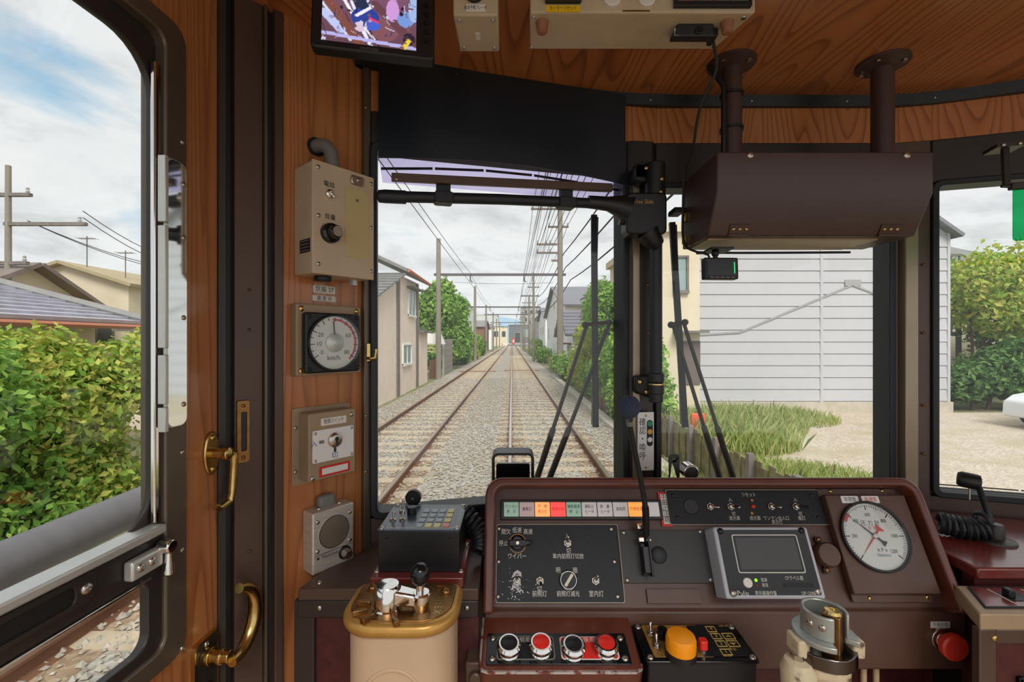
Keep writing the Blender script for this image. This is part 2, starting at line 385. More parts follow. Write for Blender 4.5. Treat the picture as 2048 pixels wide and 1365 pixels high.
# pillars
def pillar(name, pts, mat=BROWN, top=CEZ): return sobj(name, M().poly(pts, FLZ, top), mat, 0.002)
p1 = pillar('trim_1', [(B_.x,B_.y),(B_.x+.012,B_.y-.006),(B2.x-.01,B2.y-.012),(B2.x,B2.y),(B2.x,B2.y+.05),(B_.x,B_.y+.05)], DARK, CZ+.498)
M().box(B_.x+.012, B_.x+.030, B_.y-.016, B_.y-.004, FLZ, CZ+.39).build('cover_strip', TAN, p1, 0.002)
p2 = pillar('trim_2', [(C_.x,C_.y),(C_.x+.008,C_.y-.004),(D_.x-.004,D_.y-.004),(D_.x,D_.y),(D_.x,D_.y+.05),(C_.x,C_.y+.05)], BROWN, CZ+.498)
M().box(C_.x+.012, C_.x+.044, C_.y-.028, C_.y-.006, FLZ, CZ+.39).build('cover_strip', TAN, p2, 0.002)
for a, b in ((B_, B2), (C_, D_)):
    ff = Fr(a, b-a, (0,0,1)); wp = struct('wall_front_filler', ff); M().box(-.001, (b-a).length+.001, .498, .612, -.05, 0).build('wood_panel', WOODH2, wp)
for z in (.14, .02, -.10): screw(p1, B2.x-.022, B2.y-.0135, CZ+z, .0035, BRONZE, (math.pi/2,0,0))
for z in (.19, .02, -.16, -.28): screw(p2, D_.x-.022, D_.y-.006, CZ+z, .0035, BRONZE, (math.pi/2,0,0))
p3 = pillar('trim_3', [(PB.x-.002,PB.y-.002),(PB.x+.007,PB.y-.012),(A_.x,A_.y-.004),(A_.x,A_.y+.05),(PB.x-.03,PB.y+.04)], GUN)
for z in (.50, .14, -.02, -.16, -.28): screw(p3, PB.x+.010, PB.y-.010, CZ+z, .0025, BRASS, (math.pi/2,0,0.5))
# black cove trim where ceiling meets the front, with screws
pl = [PB+V((0,-.004,0)), A_, (A_+B_)/2+V((-.006,.008,0)), B_+V((0,.004,0)), (B2+C_)/2+V((0,.004,0)), C_+V((.04,-.004,0)), D_+V((.2,-.062,0)), D2]
cv = M()
def smooth_path(p, n=6):
    out = []
    for i in range(len(p)-1):
        a, b, c, d = p[max(i-1,0)], p[i], p[i+1], p[min(i+2,len(p)-1)]
        for k in range(n):
            t = k/n; out.append(0.5*((2*b)+(c-a)*t+(2*a-5*b+4*c-d)*t*t+(3*b-a-3*c+d)*t**3))
    return out+[p[-1]]
sp = smooth_path(pl)
for i in range(len(sp)-1):
    a, b = sp[i], sp[i+1]; z0, z1 = CEZ-.026, CEZ+.002; n = V((0,-.016,0))
    cv.hexa([(a.x,a.y+.02,z0),(b.x,b.y+.02,z0),(b.x+n.x,b.y+n.y,z0),(a.x+n.x,a.y+n.y,z0)], [(a.x,a.y+.02,z1),(b.x,b.y+.02,z1),(b.x+n.x,b.y+n.y-.004,z1),(a.x+n.x,a.y+n.y-.004,z1)])
cvo = sobj('trim_4', cv, BLACK); cvo['label'] = 'dark curved cove trim between ceiling and windscreen header'
for k in (10, 14, 19, 23, 27, 31, 36, 40):
    if k < len(sp): screw(cvo, sp[k].x, sp[k].y-.017, CEZ-.014, .003, STEEL, (math.pi/2,0,0))

# left angled panel, jamb
wl = struct('wall_left', FP); WPL = (PB-PA).length
M().box(-WPL/2, WPL/2, FLZ-2, .66, -.03, 0).build('wood_panel', WOODY, wl)
jm = struct('trim_5', FJ, 'dark brown metal door jamb beside the wood panel'); JL = (PA-DE).length
ju = lambda px: FJ.uv(px, 682)[0]
M().box(ju(434), ju(452), FLZ-2, .70, -.03, .006).build('edge_strip', DARK, jm, .002)
M().box(ju(452), ju(470), FLZ-2, .70, -.05, -.02).build('groove', BLACK, jm)
M().box(ju(470), ju(528), FLZ-2, .70, -.03, -.004).build('jamb_plate', BROWN, jm, .002)
M().box(ju(528), ju(534), FLZ-2, .70, -.03, .004).build('bead', GUN, jm, .001)
M().box(ju(534), ju(548), FLZ-2, .70, -.05, -.012).build('inner_groove', DARK, jm)
M().box(ju(548), ju(566), FLZ-2, .70, -.03, .004).build('corner_strip', BROWN, jm, .002)
for py in (580, 660, 1105): u, v = FJ.uv(500, py); screw(jm, u, v, -.003, .003, BROWN)
# strike plate with its slot
st = thing('strike_plate', 'narrow worn bronze strike plate with a slot on the dark door jamb', 'strike plate', FJ.sub(*FJ.uv(487, 864), -.003))
hh = .055
M().band(rrect(-.010,.010,-hh,hh,.003), rrect(-.0035,.0055,-hh*.62,hh*.62,.002), 0, .003).build('plate', BRONZE, st, .0006)
M().box(-.0035, .0055, -hh*.62, hh*.62, -.001, .0005).build('slot', BLACK, st)
for s in (-1, 1): screw(st, 0, s*hh*.83, .003, .0035, BRONZE)

# ------------------------------------------------------------------ left door
dr = struct('door_1', FD, 'wood-veneered side door with dark metal framed drop window'); dr['category'] = 'door'
del dr['category']
du = lambda px: FD.uv(px, 682)[0]
ug, ub, uc, uf = FD.uv(290,682,-.02)[0], du(313), du(324), du(363)
UL = -.80
M().box(uf, 0, FLZ-2, .70, -.03, 0).build('wood_stile', WOODY, dr)
M().box(UL, uf, .47, .70, -.03, 0).build('wood_rail', WOODY, dr)
M().box(UL, uf, FLZ-2, -.468, -.03, 0).build('wood_rail', WOODY, dr)
M().box(-.004, .004, FLZ-2, .70, -.03, .004).build('edge_bead', DARK, dr, .001)
M().band(rrect(UL-.02, uf+.004, -.474, .474, .028, 6), rrect(UL+.05, uc, -.445, .445, .02, 6), -.034, .006).build('window_flange', GUN, dr, .003)
M().band(rrect(UL+.03, uc+.002, -.30, .449, .022, 7), rrect(UL+.10, ug, -.272, .412, .065, 7), -.020, -.010).build('sash_frame', DARK, dr, .003)
M().box(UL+.03, uc-.003, -.445, -.272, -.045, -.034).build('lower_back', DARK, dr) if False else None
M().box(uc-.012, uc-.004, -.26, .40, -.008, .0).build('chrome_bead', CHROME, dr, .002)
M().box(UL+.03, uc-.004, -.2745, -.262, -.02, .012).build('sash_sill', PALEM, dr, .003)
M().band(rrect(UL+.03, uc, -.447, -.272, .006, 6), rrect(UL+.10, FD.uv(278,1250,-.014)[0], -.43, -.331, .022, 6), -.014, .0).build('lower_rail', DARK, dr, .002)
M().box(UL+.05, uc-.02, -.335, -.331, -.012, .003).build('lower_bead', CHROME, dr, .001)
M().box(UL+.09, ug+.006, -.268, .418, -.018, -.014).build('pane', GLASS, dr)
M().box(UL+.09, du(276), -.432, -.328, -.012, -.008).build('lower_pane', GLASS, dr)
for py in (285, 905, 1100, 1297): u, v = FD.uv(357, py); screw(dr, u, v, .006, .004, STEEL)
# finger pull and catch on the sash
u, v = FD.uv(70, 1230); pull = M().band(rrect(u-.075, u+.065, v-.018, v+.018, .01), rrect(u-.068, u+.04, v-.012, v+.010, .008), 0, .004).build('finger_pull', DARK, dr, .001)
M().box(u-.068, u+.04, v-.012, v+.010, -.006, .001).build('recess', BLACK, pull); screw(pull, u+.052, v, .004, .007)
u, v = FD.uv(290, 1120); ct = M().box(u-.034, u+.016, v-.014, v+.012, 0, .014).build('sash_catch', PALEM, dr, .003)
for k in (-.022, -.004): screw(ct, u+k, v, .014, .006)
M().cyl((u+.020, v+.010, .004), .010, .02, (0,0,1), 16).cyl((u+.02, v-.03, .018), .0075, .045, (0,1,0), 12, .004).build('thumb_lever', CHROME, ct, .002)
# mirror strip
mu0, mu1 = FD.uv(331,682,.01)[0], FD.uv(373,682,.01)[0]
mir = thing('mirror_strip', 'tall narrow mirror strip screwed to the door beside the side window', 'mirror', FD.sub((mu0+mu1)/2, .07, .006))
hw, hh = (mu1-mu0)/2, .197
M().rr(-hw, hw, -hh, hh, 0, .005, .012, 5).build('backing', PALEM, mir, .001)
M().rr(-hw+.002, hw-.002, -hh+.002, hh-.002, .005, .0062, .011, 5).build('mirror', MIRROR, mir)
for v in (.165, .085, -.035, -.165): screw(mir, hw-.008, v, .006, .004)
for v0, v1 in ((.10,.195), (-.08,.095), (-.16,-.09), (-.2,-.165)):
    M().box(-hw-.007, -hw-.001, v0, v1, -.002, .010).build('edge_clip', PALEM, mir, .001)
# brass latch
u, v = FD.uv(420, 907); lt = thing('door_latch', 'brass swing latch with an oval plate on the door edge', 'latch', FD.sub(u, v, 0))
M().poly(circ(0, 0, .017, .036), 0, .005).build('oval_plate', BRASS, lt, .002)
M().cyl((0,0,.004), .009, .022).lathe([(.007,.022),(.011,.026),(.011,.034),(.004,.038)], seg=14).build('knob', BRASS, lt, .001)
M().tube([(.0,.0,.030),(.012,-.002,.032),(.014,-.02,.032),(.012,-.07,.030),(.008,-.082,.028),(-.012,-.086,.026),(-.022,-.080,.025)], [.006,.007,.0065,.006,.006,.0055,.005], 10).build('swing_bar', BRASS, lt)
for s in (-1,1): screw(lt, 0, s*.026, .005, .005, BRASS)
# big brass lever
u, v = FD.uv(415, 1302); lv = thing('door_lever', 'large curved brass lever handle on a dark plate low on the door', 'door handle', FD.sub(u, v, 0))
M().rr(-.036, .018, -.14, .028, 0, .006, .01, 4).build('back_plate', DARK, lv, .001)
M().band(rrect(-.037,.019,-.141,.029,.011), rrect(-.034,.016,-.138,.026,.009), 0, .0075).build('plate_rim', BRASS, lv)
M().cyl((-.012,0,.006), .014, .012).cyl((-.012,0,.018), .010, .03).cyl((-.012,0,.03), .0125, .006).build('spindle', BRASS, lv, .001)
arc = [(-.012+.052*math.sin(math.radians(a))*1.0+.012, .044-.056*math.cos(math.radians(a)), .048) for a in range(-10, 178, 12)]
M().tube(arc, [.008+.004*math.sin(math.pi*i/(len(arc)-1)) for i in range(len(arc))], 12).build('lever', BRASS, lv)
screw(lv, -.01, .018, .006, .005, STEEL); M().cyl((-.01,-.05,.006), .008, .003).build('keyhole', CHROME, lv)

# right-hand side wall (beyond the frame) and rear bulkhead edges
wr = M().box(1.86, 1.92, -.35, .85, FLZ, CZ-.36).box(1.86, 1.92, -.35, .85, CZ+.40, CEZ).box(1.86, 1.92, .75, .85, CZ-.37, CZ+.41)
sobj('wall_right', wr, WOODV)

# ------------------------------------------------------------------ gear on the left panel
# beige box
t = FP.off(625, 587, 430); a = FP.rect(626, 318, 747, 556, t); a = (a[0], a[1], FP.uv(627,545,t)[1], FP.uv(626,318,t)[1])
cx, cy = (a[0]+a[1])/2, (a[2]+a[3])/2; fr = FP.sub(cx, cy, 0); W2, H2 = (a[1]-a[0])/2, (a[3]-a[2])/2
bx = thing('equipment_box', 'tall beige metal box with a black knob on the wood panel', 'box', fr)
M().box(-W2, W2, -H2, H2, 0, t-.004).build('body', BEIGE, bx, .003)
M().box(-W2-.001, W2+.001, -H2-.001, H2+.001, t-.004, t).build('cover', BEIGE, bx, .0015)
q = lambda px, py, o=t: (lambda e: (e[0]-cx, e[1]-cy))(FP.uv(px, py, o))
x0, y0 = q(690, 372); x1, y1 = q(737, 521)
M().rr(x0, x1, y1, y0, t, t+.0015, .006).build('pale_plate', material('pale_yellow_plate', S(196, 178, 130), 0.25), bx)
x, y = q(713, 362); cl = M().rr(x-.014, x+.014, y-.010, y+.008, t+.001, t+.006, .005).build('spring_clip', STEEL, bx, .002); screw(bx, x, y, t+.006, .004)
x, y = q(658, 389); M().lathe([(.009,0),(.008,.006),(.005,.008),(.004,.003),(1e-6,.003)], (x,y,t)).build('jack', CHROME, bx)
text(bx, '電話', x, y+.018, t+.0008, .009, INK)
x, y = q(660, 467); kn = M().lathe([(.019,0),(.018,.008),(.013,.010),(.012,.024),(.010,.026),(1e-6,.026)], (x,y,t), seg=24).build('knob', BLACKG, bx)
M().cyl((x,y,t+.026), .0095, .002).build('knob_cap', STEEL, kn)
text(bx, '音量', x, y+.030, t+.0008, .009, INK)
x, y = q(713, 402); M().cyl((x,y,t+.0015), .003, .002).build('rivet', STEEL, bx)
for px, py in ((636,334),(637,431),(637,528),(742,368),(743,456),(743,543)): screw(bx, *q(px, py), t, .0042)
# rating plate on its side
lo = M().box(-W2-.001, -W2, -.62*H2, -.38*H2, t*.34, t*.86).build('rating_plate', INK, bx)
for k in range(4): M().box(-W2-.0015, -W2-.001, -.42*H2-k*.006, -.42*H2-k*.006+.0015, t*.4, t*.8).build('printed_line', GREYP, lo)
M().cyl((-W2*.4,-H2,t*.5), .016, .01, (0,-1,0)).build('gland', BLACK, bx, .002); M().cyl((W2*.55,-H2,t*.6), .009, .013, (0,-1,0), 6).build('gland', STEEL, bx)
# conduit elbow on top
x, y = q(640, 330, t*.4)
M().tube([(-.02,H2+.055,0),(-.018,H2+.056,.012),(-.012,H2+.052,.026),(-.006,H2+.04,.032),(-.004,H2+.02,.033),(-.004,H2-.004,.033)], .0135, 12).build('conduit_elbow', GREYP, bx)
M().cyl((-.02,H2+.055,0), .018, .004).build('conduit_collar', BLACK, bx)

# name plates
for nm, txt, px, py, w_, h_, lab in (('number_plate', '京福 27', 648, 580, .047, .0165, 'engraved grey plate reading 京福 27 above the speedometer'), ('caption_plate', '速 度 計', 648, 598, .050, .0125, 'small pale caption plate right above the speedometer')):
    u, v = FP.uv(px, py); o = thing(nm, lab, 'plate', FP.sub(u, v, 0))
    M().rr(-w_/2, w_/2, -h_/2, h_/2, 0, .002, .003).build('plate', ALU, o, .0005)
    text(o, txt, 0, 0, .0023, h_*.62, INK, sx=.95)

# speedometer
t = FP.off(592, 581, 680); u0, u1 = FP.uv(592, 680, t)[0], FP.uv(722, 680, t)[0]; v1, v0 = FP.uv(592, 606, t)[1], FP.uv(592, 754, t)[1]
cx, cy = (u0+u1)/2, (v0+v1)/2; W2, H2 = (u1-u0)/2, (v1-v0)/2
sp_ = thing('speedometer', 'square speedometer with a white dial on a taupe plate', 'gauge', FP.sub(cx, cy, 0))
M().rr(-W2, W2, -H2, H2, 0, t, .005).build('mounting_plate', TAUPE, sp_, .003)
for sx in (-1,1):
    for sy in (-1,1): screw(sp_, sx*(W2-.010), sy*(H2-.010), t, .006, BRASS)
q = lambda px, py, o: (lambda e: (e[0]-cx, e[1]-cy))(FP.uv(px, py, o))
t2 = t+.016; a0, b0 = q(610, 624, t2); a1, b1 = q(722, 742, t2); mx, my = (a0+a1)/2, (b0+b1)/2; mr = min(a1-a0, b0-b1)/2
M().rr(mx-mr, mx+mr, my-mr, my+mr, t, t2, .006).build('meter_case', BLACK, sp_, .003)
R = mr*.93
DIAL = material('dial_face', S(222, 220, 214), 0.4)
M().cyl((mx,my,t2), R, .001, seg=40).build('dial', DIAL, sp_)
M().band(circ(mx,my,R*1.03,seg=40), circ(mx,my,R*.96,seg=40), t2, t2+.006).build('bezel', RUBBER, sp_, .001)
sa = lambda s: math.radians(225-270*s/80*0.93-10)
for s in range(0, 81, 5):
    a = sa(s); r0 = R*(.76 if s % 10 == 0 else .83)
    M().flat((mx+r0*math.cos(a),my+r0*math.sin(a),t2+.0013),(mx+R*.92*math.cos(a),my+R*.92*math.sin(a),t2+.0013),.0014,.0014).build('tick', INK, sp_)
for s in (0,10,20,60,80): a = sa(s); text(sp_, str(s), mx+R*.60*math.cos(a), my+R*.60*math.sin(a), t2+.0014, .0095, INK)
M().band(circ(mx,my,R*.88,seg=24,a0=95,a1=-46), circ(mx,my,R*.80,seg=24,a0=95,a1=-46), t2+.001, t2+.0013, closed=False).build('red_arc', REDL, sp_)
text(sp_, 'km/h', mx-.002, my-R*.55, t2+.0014, .011, INK)
a = sa(38); M().flat((mx,my,t2+.004),(mx+R*.78*math.cos(a),my+R*.78*math.sin(a),t2+.004),.003,.001).build('needle', INK, sp_)
M().lathe([(R*.36,0),(R*.34,.003),(R*.2,.006),(1e-6,.007)], (mx,my,t2+.001), seg=24).build('hub_cover', PALEM, sp_)
M().cyl((mx,my,t2+.0085), R*.975, .0012, seg=36).build('cover_glass', GLASS, sp_)
for sx in (-1,1):
    for sy in (-1,1): screw(sp_, mx+sx*mr*.86, my+sy*mr*.86, t2, .004, BLACK)

# control switch box
t = FP.off(617, 597, 900); e = FP.uv
u0 = e(617, 900, t)[0]; u1 = e(711, 880, t)[0]; v1 = e(617, 829, t)[1]; v0 = e(617, 967, t)[1]
cx, cy = (u0+u1)/2, (v0+v1)/2; W2, H2 = (u1-u0)/2, (v1-v0)/2
sw = thing('control_switch_box', 'taupe key switch box with white face plate below the speedometer', 'switch box', FP.sub(cx, cy, 0))
p0 = e(583, 818); p1 = e(699, 803); p2 = e(583, 974)
M().rr(p0[0]-cx, p1[0]-cx, p2[1]-cy, p0[1]-cy, 0, .003, .004).build('wall_plate', TAUPE, sw, .001)
M().box(-W2, W2, -H2, H2, .003, t).build('body', TAUPE, sw, .003)
q = lambda px, py, o=t: (lambda g: (g[0]-cx, g[1]-cy))(FP.uv(px, py, o))
x0, y0 = q(624, 862); x1, y1 = q(706, 908); 
x, y = q(666, 886)
M().rr(x0, x1, y-.033, y+.029, t, t+.003, .003).build('face_plate', WHITE, sw, .0008)
for sx in (x0+.005, x1-.005):
    for sy in (y-.028, y+.024): screw(sw, sx, sy, t+.003, .003)
ky = M().lathe([(.0145,0),(.0145,.004),(.012,.007),(.010,.008),(1e-6,.008)], (x+.002,y+.006,t+.003), seg=24).build('key_lock', STEEL, sw)
M().cyl((x+.002,y+.009,t+.0105), .004, .001).box(x+.0002, x+.0038, y-.003, y+.008, t+.0105, t+.0115).build('keyhole', INK, ky)
M().box(x-.030, x-.020, y+.003, y+.009, t+.003, t+.0033).build('window_mark', GREYP, sw); M().box(x, x+.005, y-.018, y-.009, t+.003, t+.0033).build('window_mark', DARK, sw)
text(sw, '入', x-.040, y+.004, t+.0034, .011, BINK); text(sw, '切', x+.002, y-.025, t+.0034, .011, BINK)
M().rr(x-.025, x+.028, y+.036, y+.050, t, t+.0012, .002).build('title_label', LABEL, sw)
text(sw, '制御スイッチ', x+.0015, y+.043, t+.0014, .0085, INK, sx=.66)
rl = M().box(x-.028, x+.036, y-.062, y-.042, t, t+.0010).build('red_label', REDL, sw); M().box(x-.023, x+.031, y-.058, y-.046, t+.0010, t+.0014).build('white_field', LABEL, rl)
for px, py in ((625,958),(703,829)): screw(sw, *q(px, py), t, .005)
for yy in (.55, -.75): screw(sw, p0[0]-cx+.006, H2*yy, .003, .004)

# intercom speaker
t = FP.off(625, 605, 1080); u0 = e(625, 1080, t)[0]; u1 = e(708, 1050, t)[0]; v1 = e(625, 1030, t)[1]; v0 = e(625, 1154, t)[1]
cx, cy = (u0+u1)/2, (v0+v1)/2; W2, H2 = (u1-u0)/2, (v1-v0)/2
spk = thing('intercom_speaker', 'brushed metal intercom speaker with a round grille and volume knob', 'speaker', FP.sub(cx, cy, 0))
M().rr(-W2, W2, -H2, H2, 0, t, .003).build('case', ALU, spk, .003)
gy = H2*.22; GR = W2*.70
gr_ = M().cyl((0,gy,t), GR, .0012, seg=36).build('grille', material('grille', S(140, 128, 112), 0.45, 0.7, bump=0.5, bs=900), spk)
M().band(circ(0,gy,GR*1.03), circ(0,gy,GR*.98), t, t+.0016).build('grille_rim', STEEL, spk)
for sx in (-1,1):
    for yy in (gy+GR*.92, gy-GR*.92): screw(spk, sx*W2*.78, yy, t, .0045)
M().box(-W2*.9, W2*.9, -H2*.40, -H2*.385, t, t+.0005).build('rule', INK, spk)
text(spk, 'National', -W2*.18, -H2*.50, t+.0006, .0085, INK, sx=.95); M().box(-W2*.80, -W2*.70, -H2*.54, -H2*.46, t, t+.0006).build('logo_mark', INK, spk)
x, y = W2*.52, -H2*.62
M().cyl((x,y,t), .013, .002).build('knob_scale', BLACK, spk); M().lathe([(.010,0),(.009,.012),(.0075,.015),(1e-6,.015)], (x,y,t+.002), seg=20).build('volume_knob', STEEL, spk)
M().box(-W2*.45, W2*.35, H2-.006, H2+.022, .002, .02).build('top_tab', GREYP, spk, .006)
for xx in (-.5, .5): shared(('screw','Steel_top'), lambda: M().lathe([(1,0),(0.9,0.4),(1e-6,0.5)], seg=10), 'screw', STEEL, spk, (xx*W2, H2, t*.5), (-math.pi/2,0,0), (.005,)*3)
# brass coat hook on the window frame
hk = thing('coat_hook', 'small brass hook on the left edge of the windscreen frame', 'hook', Fr(P(737, 706, .965), F1.x, (0,0,1)))
M().box(-.004,.004,-.018,.020,0,.003).build('hook_plate', BRASS, hk, .001)
M().tube([(0,-.010,.002),(.0,-.012,.012),(.006,-.012,.016),(.014,-.010,.016),(.016,.0,.016),(.016,.008,.016)], .0032, 8).build('hook_arm', BRASS, hk)

# ------------------------------------------------------------------ ceiling gear
# CCTV monitor
ml, mr_ = P(619, 92, .72), P(869, 120, .757)
fm = Fr((ml+mr_)/2, V((mr_.x-ml.x, mr_.y-ml.y, 0)), (0.0, 0.10, .995)); Wm = (mr_-ml).length
mo = thing('cctv_monitor', 'black monitor under the ceiling showing passengers from above', 'monitor', fm)
M().rr(-Wm/2, Wm/2, 0, .150, -.022, 0, .008).build('case', BLACK, mo, .003)
q = lambda px, py, o=0: fm.uv(px, py, o)
sx0, sy0 = q(642, 78); sx1, sy1 = q(832, 106); sy = min(sy0, sy1)+.002; sx0, sx1 = sx0, sx1; sh = .118
def image_mesh(name, W, H, nx, ny, fn, parent, x, y, z, es=1.0):
    vs = [(x+W*i/nx, y+H*j/ny, z) for j in range(ny+1) for i in range(nx+1)]
    fs = [(j*(nx+1)+i, j*(nx+1)+i+1, (j+1)*(nx+1)+i+1, (j+1)*(nx+1)+i) for j in range(ny) for i in range(nx)]
    me = bpy.data.meshes.new(name); me.from_pydata(vs, [], fs)
    at = me.color_attributes.new('pic', 'FLOAT_COLOR', 'POINT')
    for j in range(ny+1):
        for i in range(nx+1): at.data[j*(nx+1)+i].color = fn(i/nx, j/ny)
    m = bpy.data.materials.new(name); m.use_nodes = True; tt = m.node_tree; b = tt.nodes['Principled BSDF']
    an = nd(tt, 'ShaderNodeAttribute', attribute_name='pic'); b.inputs['Base Color'].default_value = (.01,.01,.01,1)
    tt.links.new(an.outputs[0], b.inputs['Emission Color']); b.inputs['Emission Strength'].default_value = es; b.inputs['Roughness'].default_value = .2
    return link(name, me, m, parent, smooth=False)
shapes = []   # flat picture of the cabin seen from the ceiling camera
def ell(x, y, a, b, c, rot=0): shapes.append(('e', x, y, a, b, c, rot))
def seg_(x0, y0, x1, y1, w_, c): shapes.append(('s', x0, y0, x1, y1, w_, c))
seg_(-.05,.8,.45,-.1,.10,S(120,70,60)); seg_(.1,.9,.52,.0,.035,S(225,225,235)); seg_(.2,.9,.6,.0,.02,S(40,30,40)); seg_(.0,.55,.3,.05,.03,S(200,205,220))
seg_(.02,.42,.2,.18,.10,S(176,184,226)); seg_(.3,.62,.5,.02,.03,S(210,215,235)); seg_(-.05,.12,1.05,.02,.05,S(170,165,215))
ell(.66,.30,.16,.22,S(120,76,84)); seg_(.55,.62,.98,.1,.10,S(96,60,70))
ell(.45,.40,.15,.16,S(40,60,140)); ell(.42,.62,.075,.10,S(30,44,70)); ell(.52,.30,.09,.08,S(60,90,190)); seg_(.36,.42,.52,.58,.04,S(222,216,226)); seg_(.50,.40,.58,.36,.03,S(220,50,90))
ell(.40,.26,.07,.07,S(200,180,200)); seg_(.45,.24,.55,.10,.025,S(225,220,228))
ell(.74,.56,.07,.17,S(190,140,200)); ell(.77,.80,.06,.07,S(220,205,220)); ell(.58,.85,.12,.14,S(30,40,90)); ell(.88,.45,.09,.12,S(110,140,200)); ell(.97,.62,.06,.2,S(150,170,210))
ell(.92,.16,.07,.09,S(40,30,50)); seg_(.86,.0,.92,.14,.05,S(214,190,60)); seg_(.2,.75,.33,.98,.06,S(236,236,246)); ell(.06,.9,.1,.1,S(60,60,120)); ell(.3,.98,.1,.08,S(240,240,250))
random.seed(12)
for _ in range(70):
    x_, y_ = random.random(), random.random(); k_ = random.choice([S(70,46,52), S(120,84,80), S(150,140,170), S(44,50,96), S(96,70,70), S(190,190,214), S(30,26,40)])
    if random.random() < .5: ell(x_, y_, random.uniform(.008,.03), random.uniform(.01,.03), k_)
    else: seg_(x_, y_, x_+random.uniform(-.05,.1), y_-random.uniform(.02,.14), random.uniform(.006,.014), k_)
def pic(u, v):
    c = S(92+30*v, 62+18*v, 74+34*v)
    for s in shapes:
        if s[0] == 'e':
            if ((u-s[1])/s[3])**2+((v-s[2])/s[4])**2 < 1: c = s[5]
        else:
            dx, dy = s[3]-s[1], s[4]-s[2]; t_ = max(0, min(1, ((u-s[1])*dx+(v-s[2])*dy)/(dx*dx+dy*dy)))
            if math.hypot(u-s[1]-dx*t_, v-s[2]-dy*t_) < s[5]/2: c = s[6]
    return c
image_mesh('screen_picture', sx1-sx0, sh, 120, 78, pic, mo, sx0, sy, .0006, 1.25)
text(mo, 'ONSTAGE', (sx0+sx1)/2, sy*.45, .0008, .005, GREYP)
for k in range(6): M().rr(sx1+.012, sx1+.020, sy+.016+k*.016, sy+.023+k*.016, 0, .002, .002).build('button', GREYP if k == 5 else BLACKG, mo)
M().box(-.03, .03, .09, .17, -.05, -.02).build('mount', BLACK, mo, .003)

# buzzer box
bz = thing('buzzer_box', 'small beige box with a round red lamp hanging from the ceiling', 'box', FRONT((-.060, .75, CZ+.537)))
M().box(-.037, .037, 0, .076, -.095, 0).build('case', BEIGE, bz, .003)
M().lathe([(.016,0),(.016,.006),(.012,.007),(1e-6,.007)], (-.002,.036,0), seg=20).build('lamp_ring', BLACK, bz); M().sph((-.002,.036,.007), .010, (1,1,.5)).build('lamp_lens', RED, bz)
M().rr(-.016, .016, .006, .018, 0, .001, .001).build('label_strip', LABEL, bz); text(bz, '抑速予備ブレーキ', 0, .012, .0012, .006, INK, sx=.62)
for xx in (-.028, .028):
    for zz_ in (-.012, -.083): shared(('screw','under'), lambda: M().lathe([(1,0),(0.9,0.4),(1e-6,0.5)], seg=10), 'screw', STEEL, bz, (xx, 0, zz_), (math.pi/2,0,0), (.004,)*3)
M().box(-.004,.004,-.001,0,-.06,-.042).build('small_tag', LABEL, bz)

# large beige overhead box
ob = thing('overhead_control_box', 'long beige control box with indicator lamps hanging from the ceiling', 'control box', FRONT((.03, .75, CZ+.5415)))
M().hexa([(0,0,0),(.372,0,0),(.345,0,-.095),(.003,0,-.095)], [(0,.072,0),(.372,.072,0),(.345,.072,-.095),(.003,.072,-.095)]).build('case', BEIGE, ob, .003)
qo = lambda px, py: ((px-CX)/F*.75-.03, (CZ-(py-CY)/F*.75)-(CZ+.5415))
x, y = qo(1126, 18); lab = M().box(x-.028, x+.028, y-.0055, y+.0055, 0, .0012).build('yellow_label', YEL, ob); text(ob, 'モーターリセット', x, y, .0014, .0072, INK, sx=.62)
x, y = qo(1126, 2); M().rr(x-.03, x+.03, y-.006, y+.02, 0, .010, .003).build('reset_switch', BLACK, ob, .002)
for px in (1224, 1293): x, y = qo(px, -2); M().lathe([(.0145,0),(.0145,.004),(.012,.006),(1e-6,.006)], (x,y,0), seg=24).build('push_button', LABEL, ob)
M().rr(*(qo(1243,24)[0]+k for k in (0,.0)), 0, .001, 0, .001, .0001) if False else None
x, y = qo(1245, 22); M().box(x, x+.045, y-.001, y+.001, 0, .0008).build('scratch', BRONZE, ob)
x0, y0 = qo(1346, 18); x1, _ = qo(1500, 18)
fr_ = M().box(x0, x1, y0, y0+.05, 0, .008).build('lamp_frame', BLACK, ob, .001)
for i, c in enumerate((S(214,150,146), S(176,150,154), S(170,160,166), S(150,176,160))):
    wq = (x1-x0-.012)/4; M().box(x0+.006+i*wq, x0+.006+(i+1)*wq-.0015, y0+.008, y0+.04, .008, .011).build('indicator_lamp', material('ind%d' % i, c, .3), ob)
foot = lambda: M().lathe([(.011,0),(.0085,.018),(.006,.02),(1e-6,.02)], seg=16)
RF = material('rubber_foot', S(150, 100, 74), 0.6)
for xx in (.021, .335): shared('foot', foot, 'rubber_foot', RF, ob, (xx, 0, -.022), (math.pi/2,0,0))
for xx, zz_ in ((.006,-.012),(.006,-.088),(.358,-.012),(.34,-.088)): shared(('screw','under'), None, 'screw', STEEL, ob, (xx, 0, zz_), (math.pi/2,0,0), (.0042,)*3)
cs = thing('ceiling_sensor', 'black plastic camera unit fixed under the long beige overhead box', 'camera', FRONT((.310, .80, CZ+.5415)))
M().hexa([(-.036,-.022,.024),(.036,-.022,.024),(.036,-.018,.004),(-.036,-.018,.004)], [(-.028,0,.026),(.034,0,.026),(.034,0,-.014),(-.028,0,-.014)]).build('case', BLACK, cs, .003)
M().cyl((.008,-.012,.023), .007, .004, (0,0,1)).build('lens', BLACKG, cs, .001); M().box(-.033,-.024,-.02,-.008,.0225,.024).build('side_window', PALEM, cs)
M().box(.036,.045,-.016,-.002,-.012,.018).build('plug', BLACK, cs, .002)

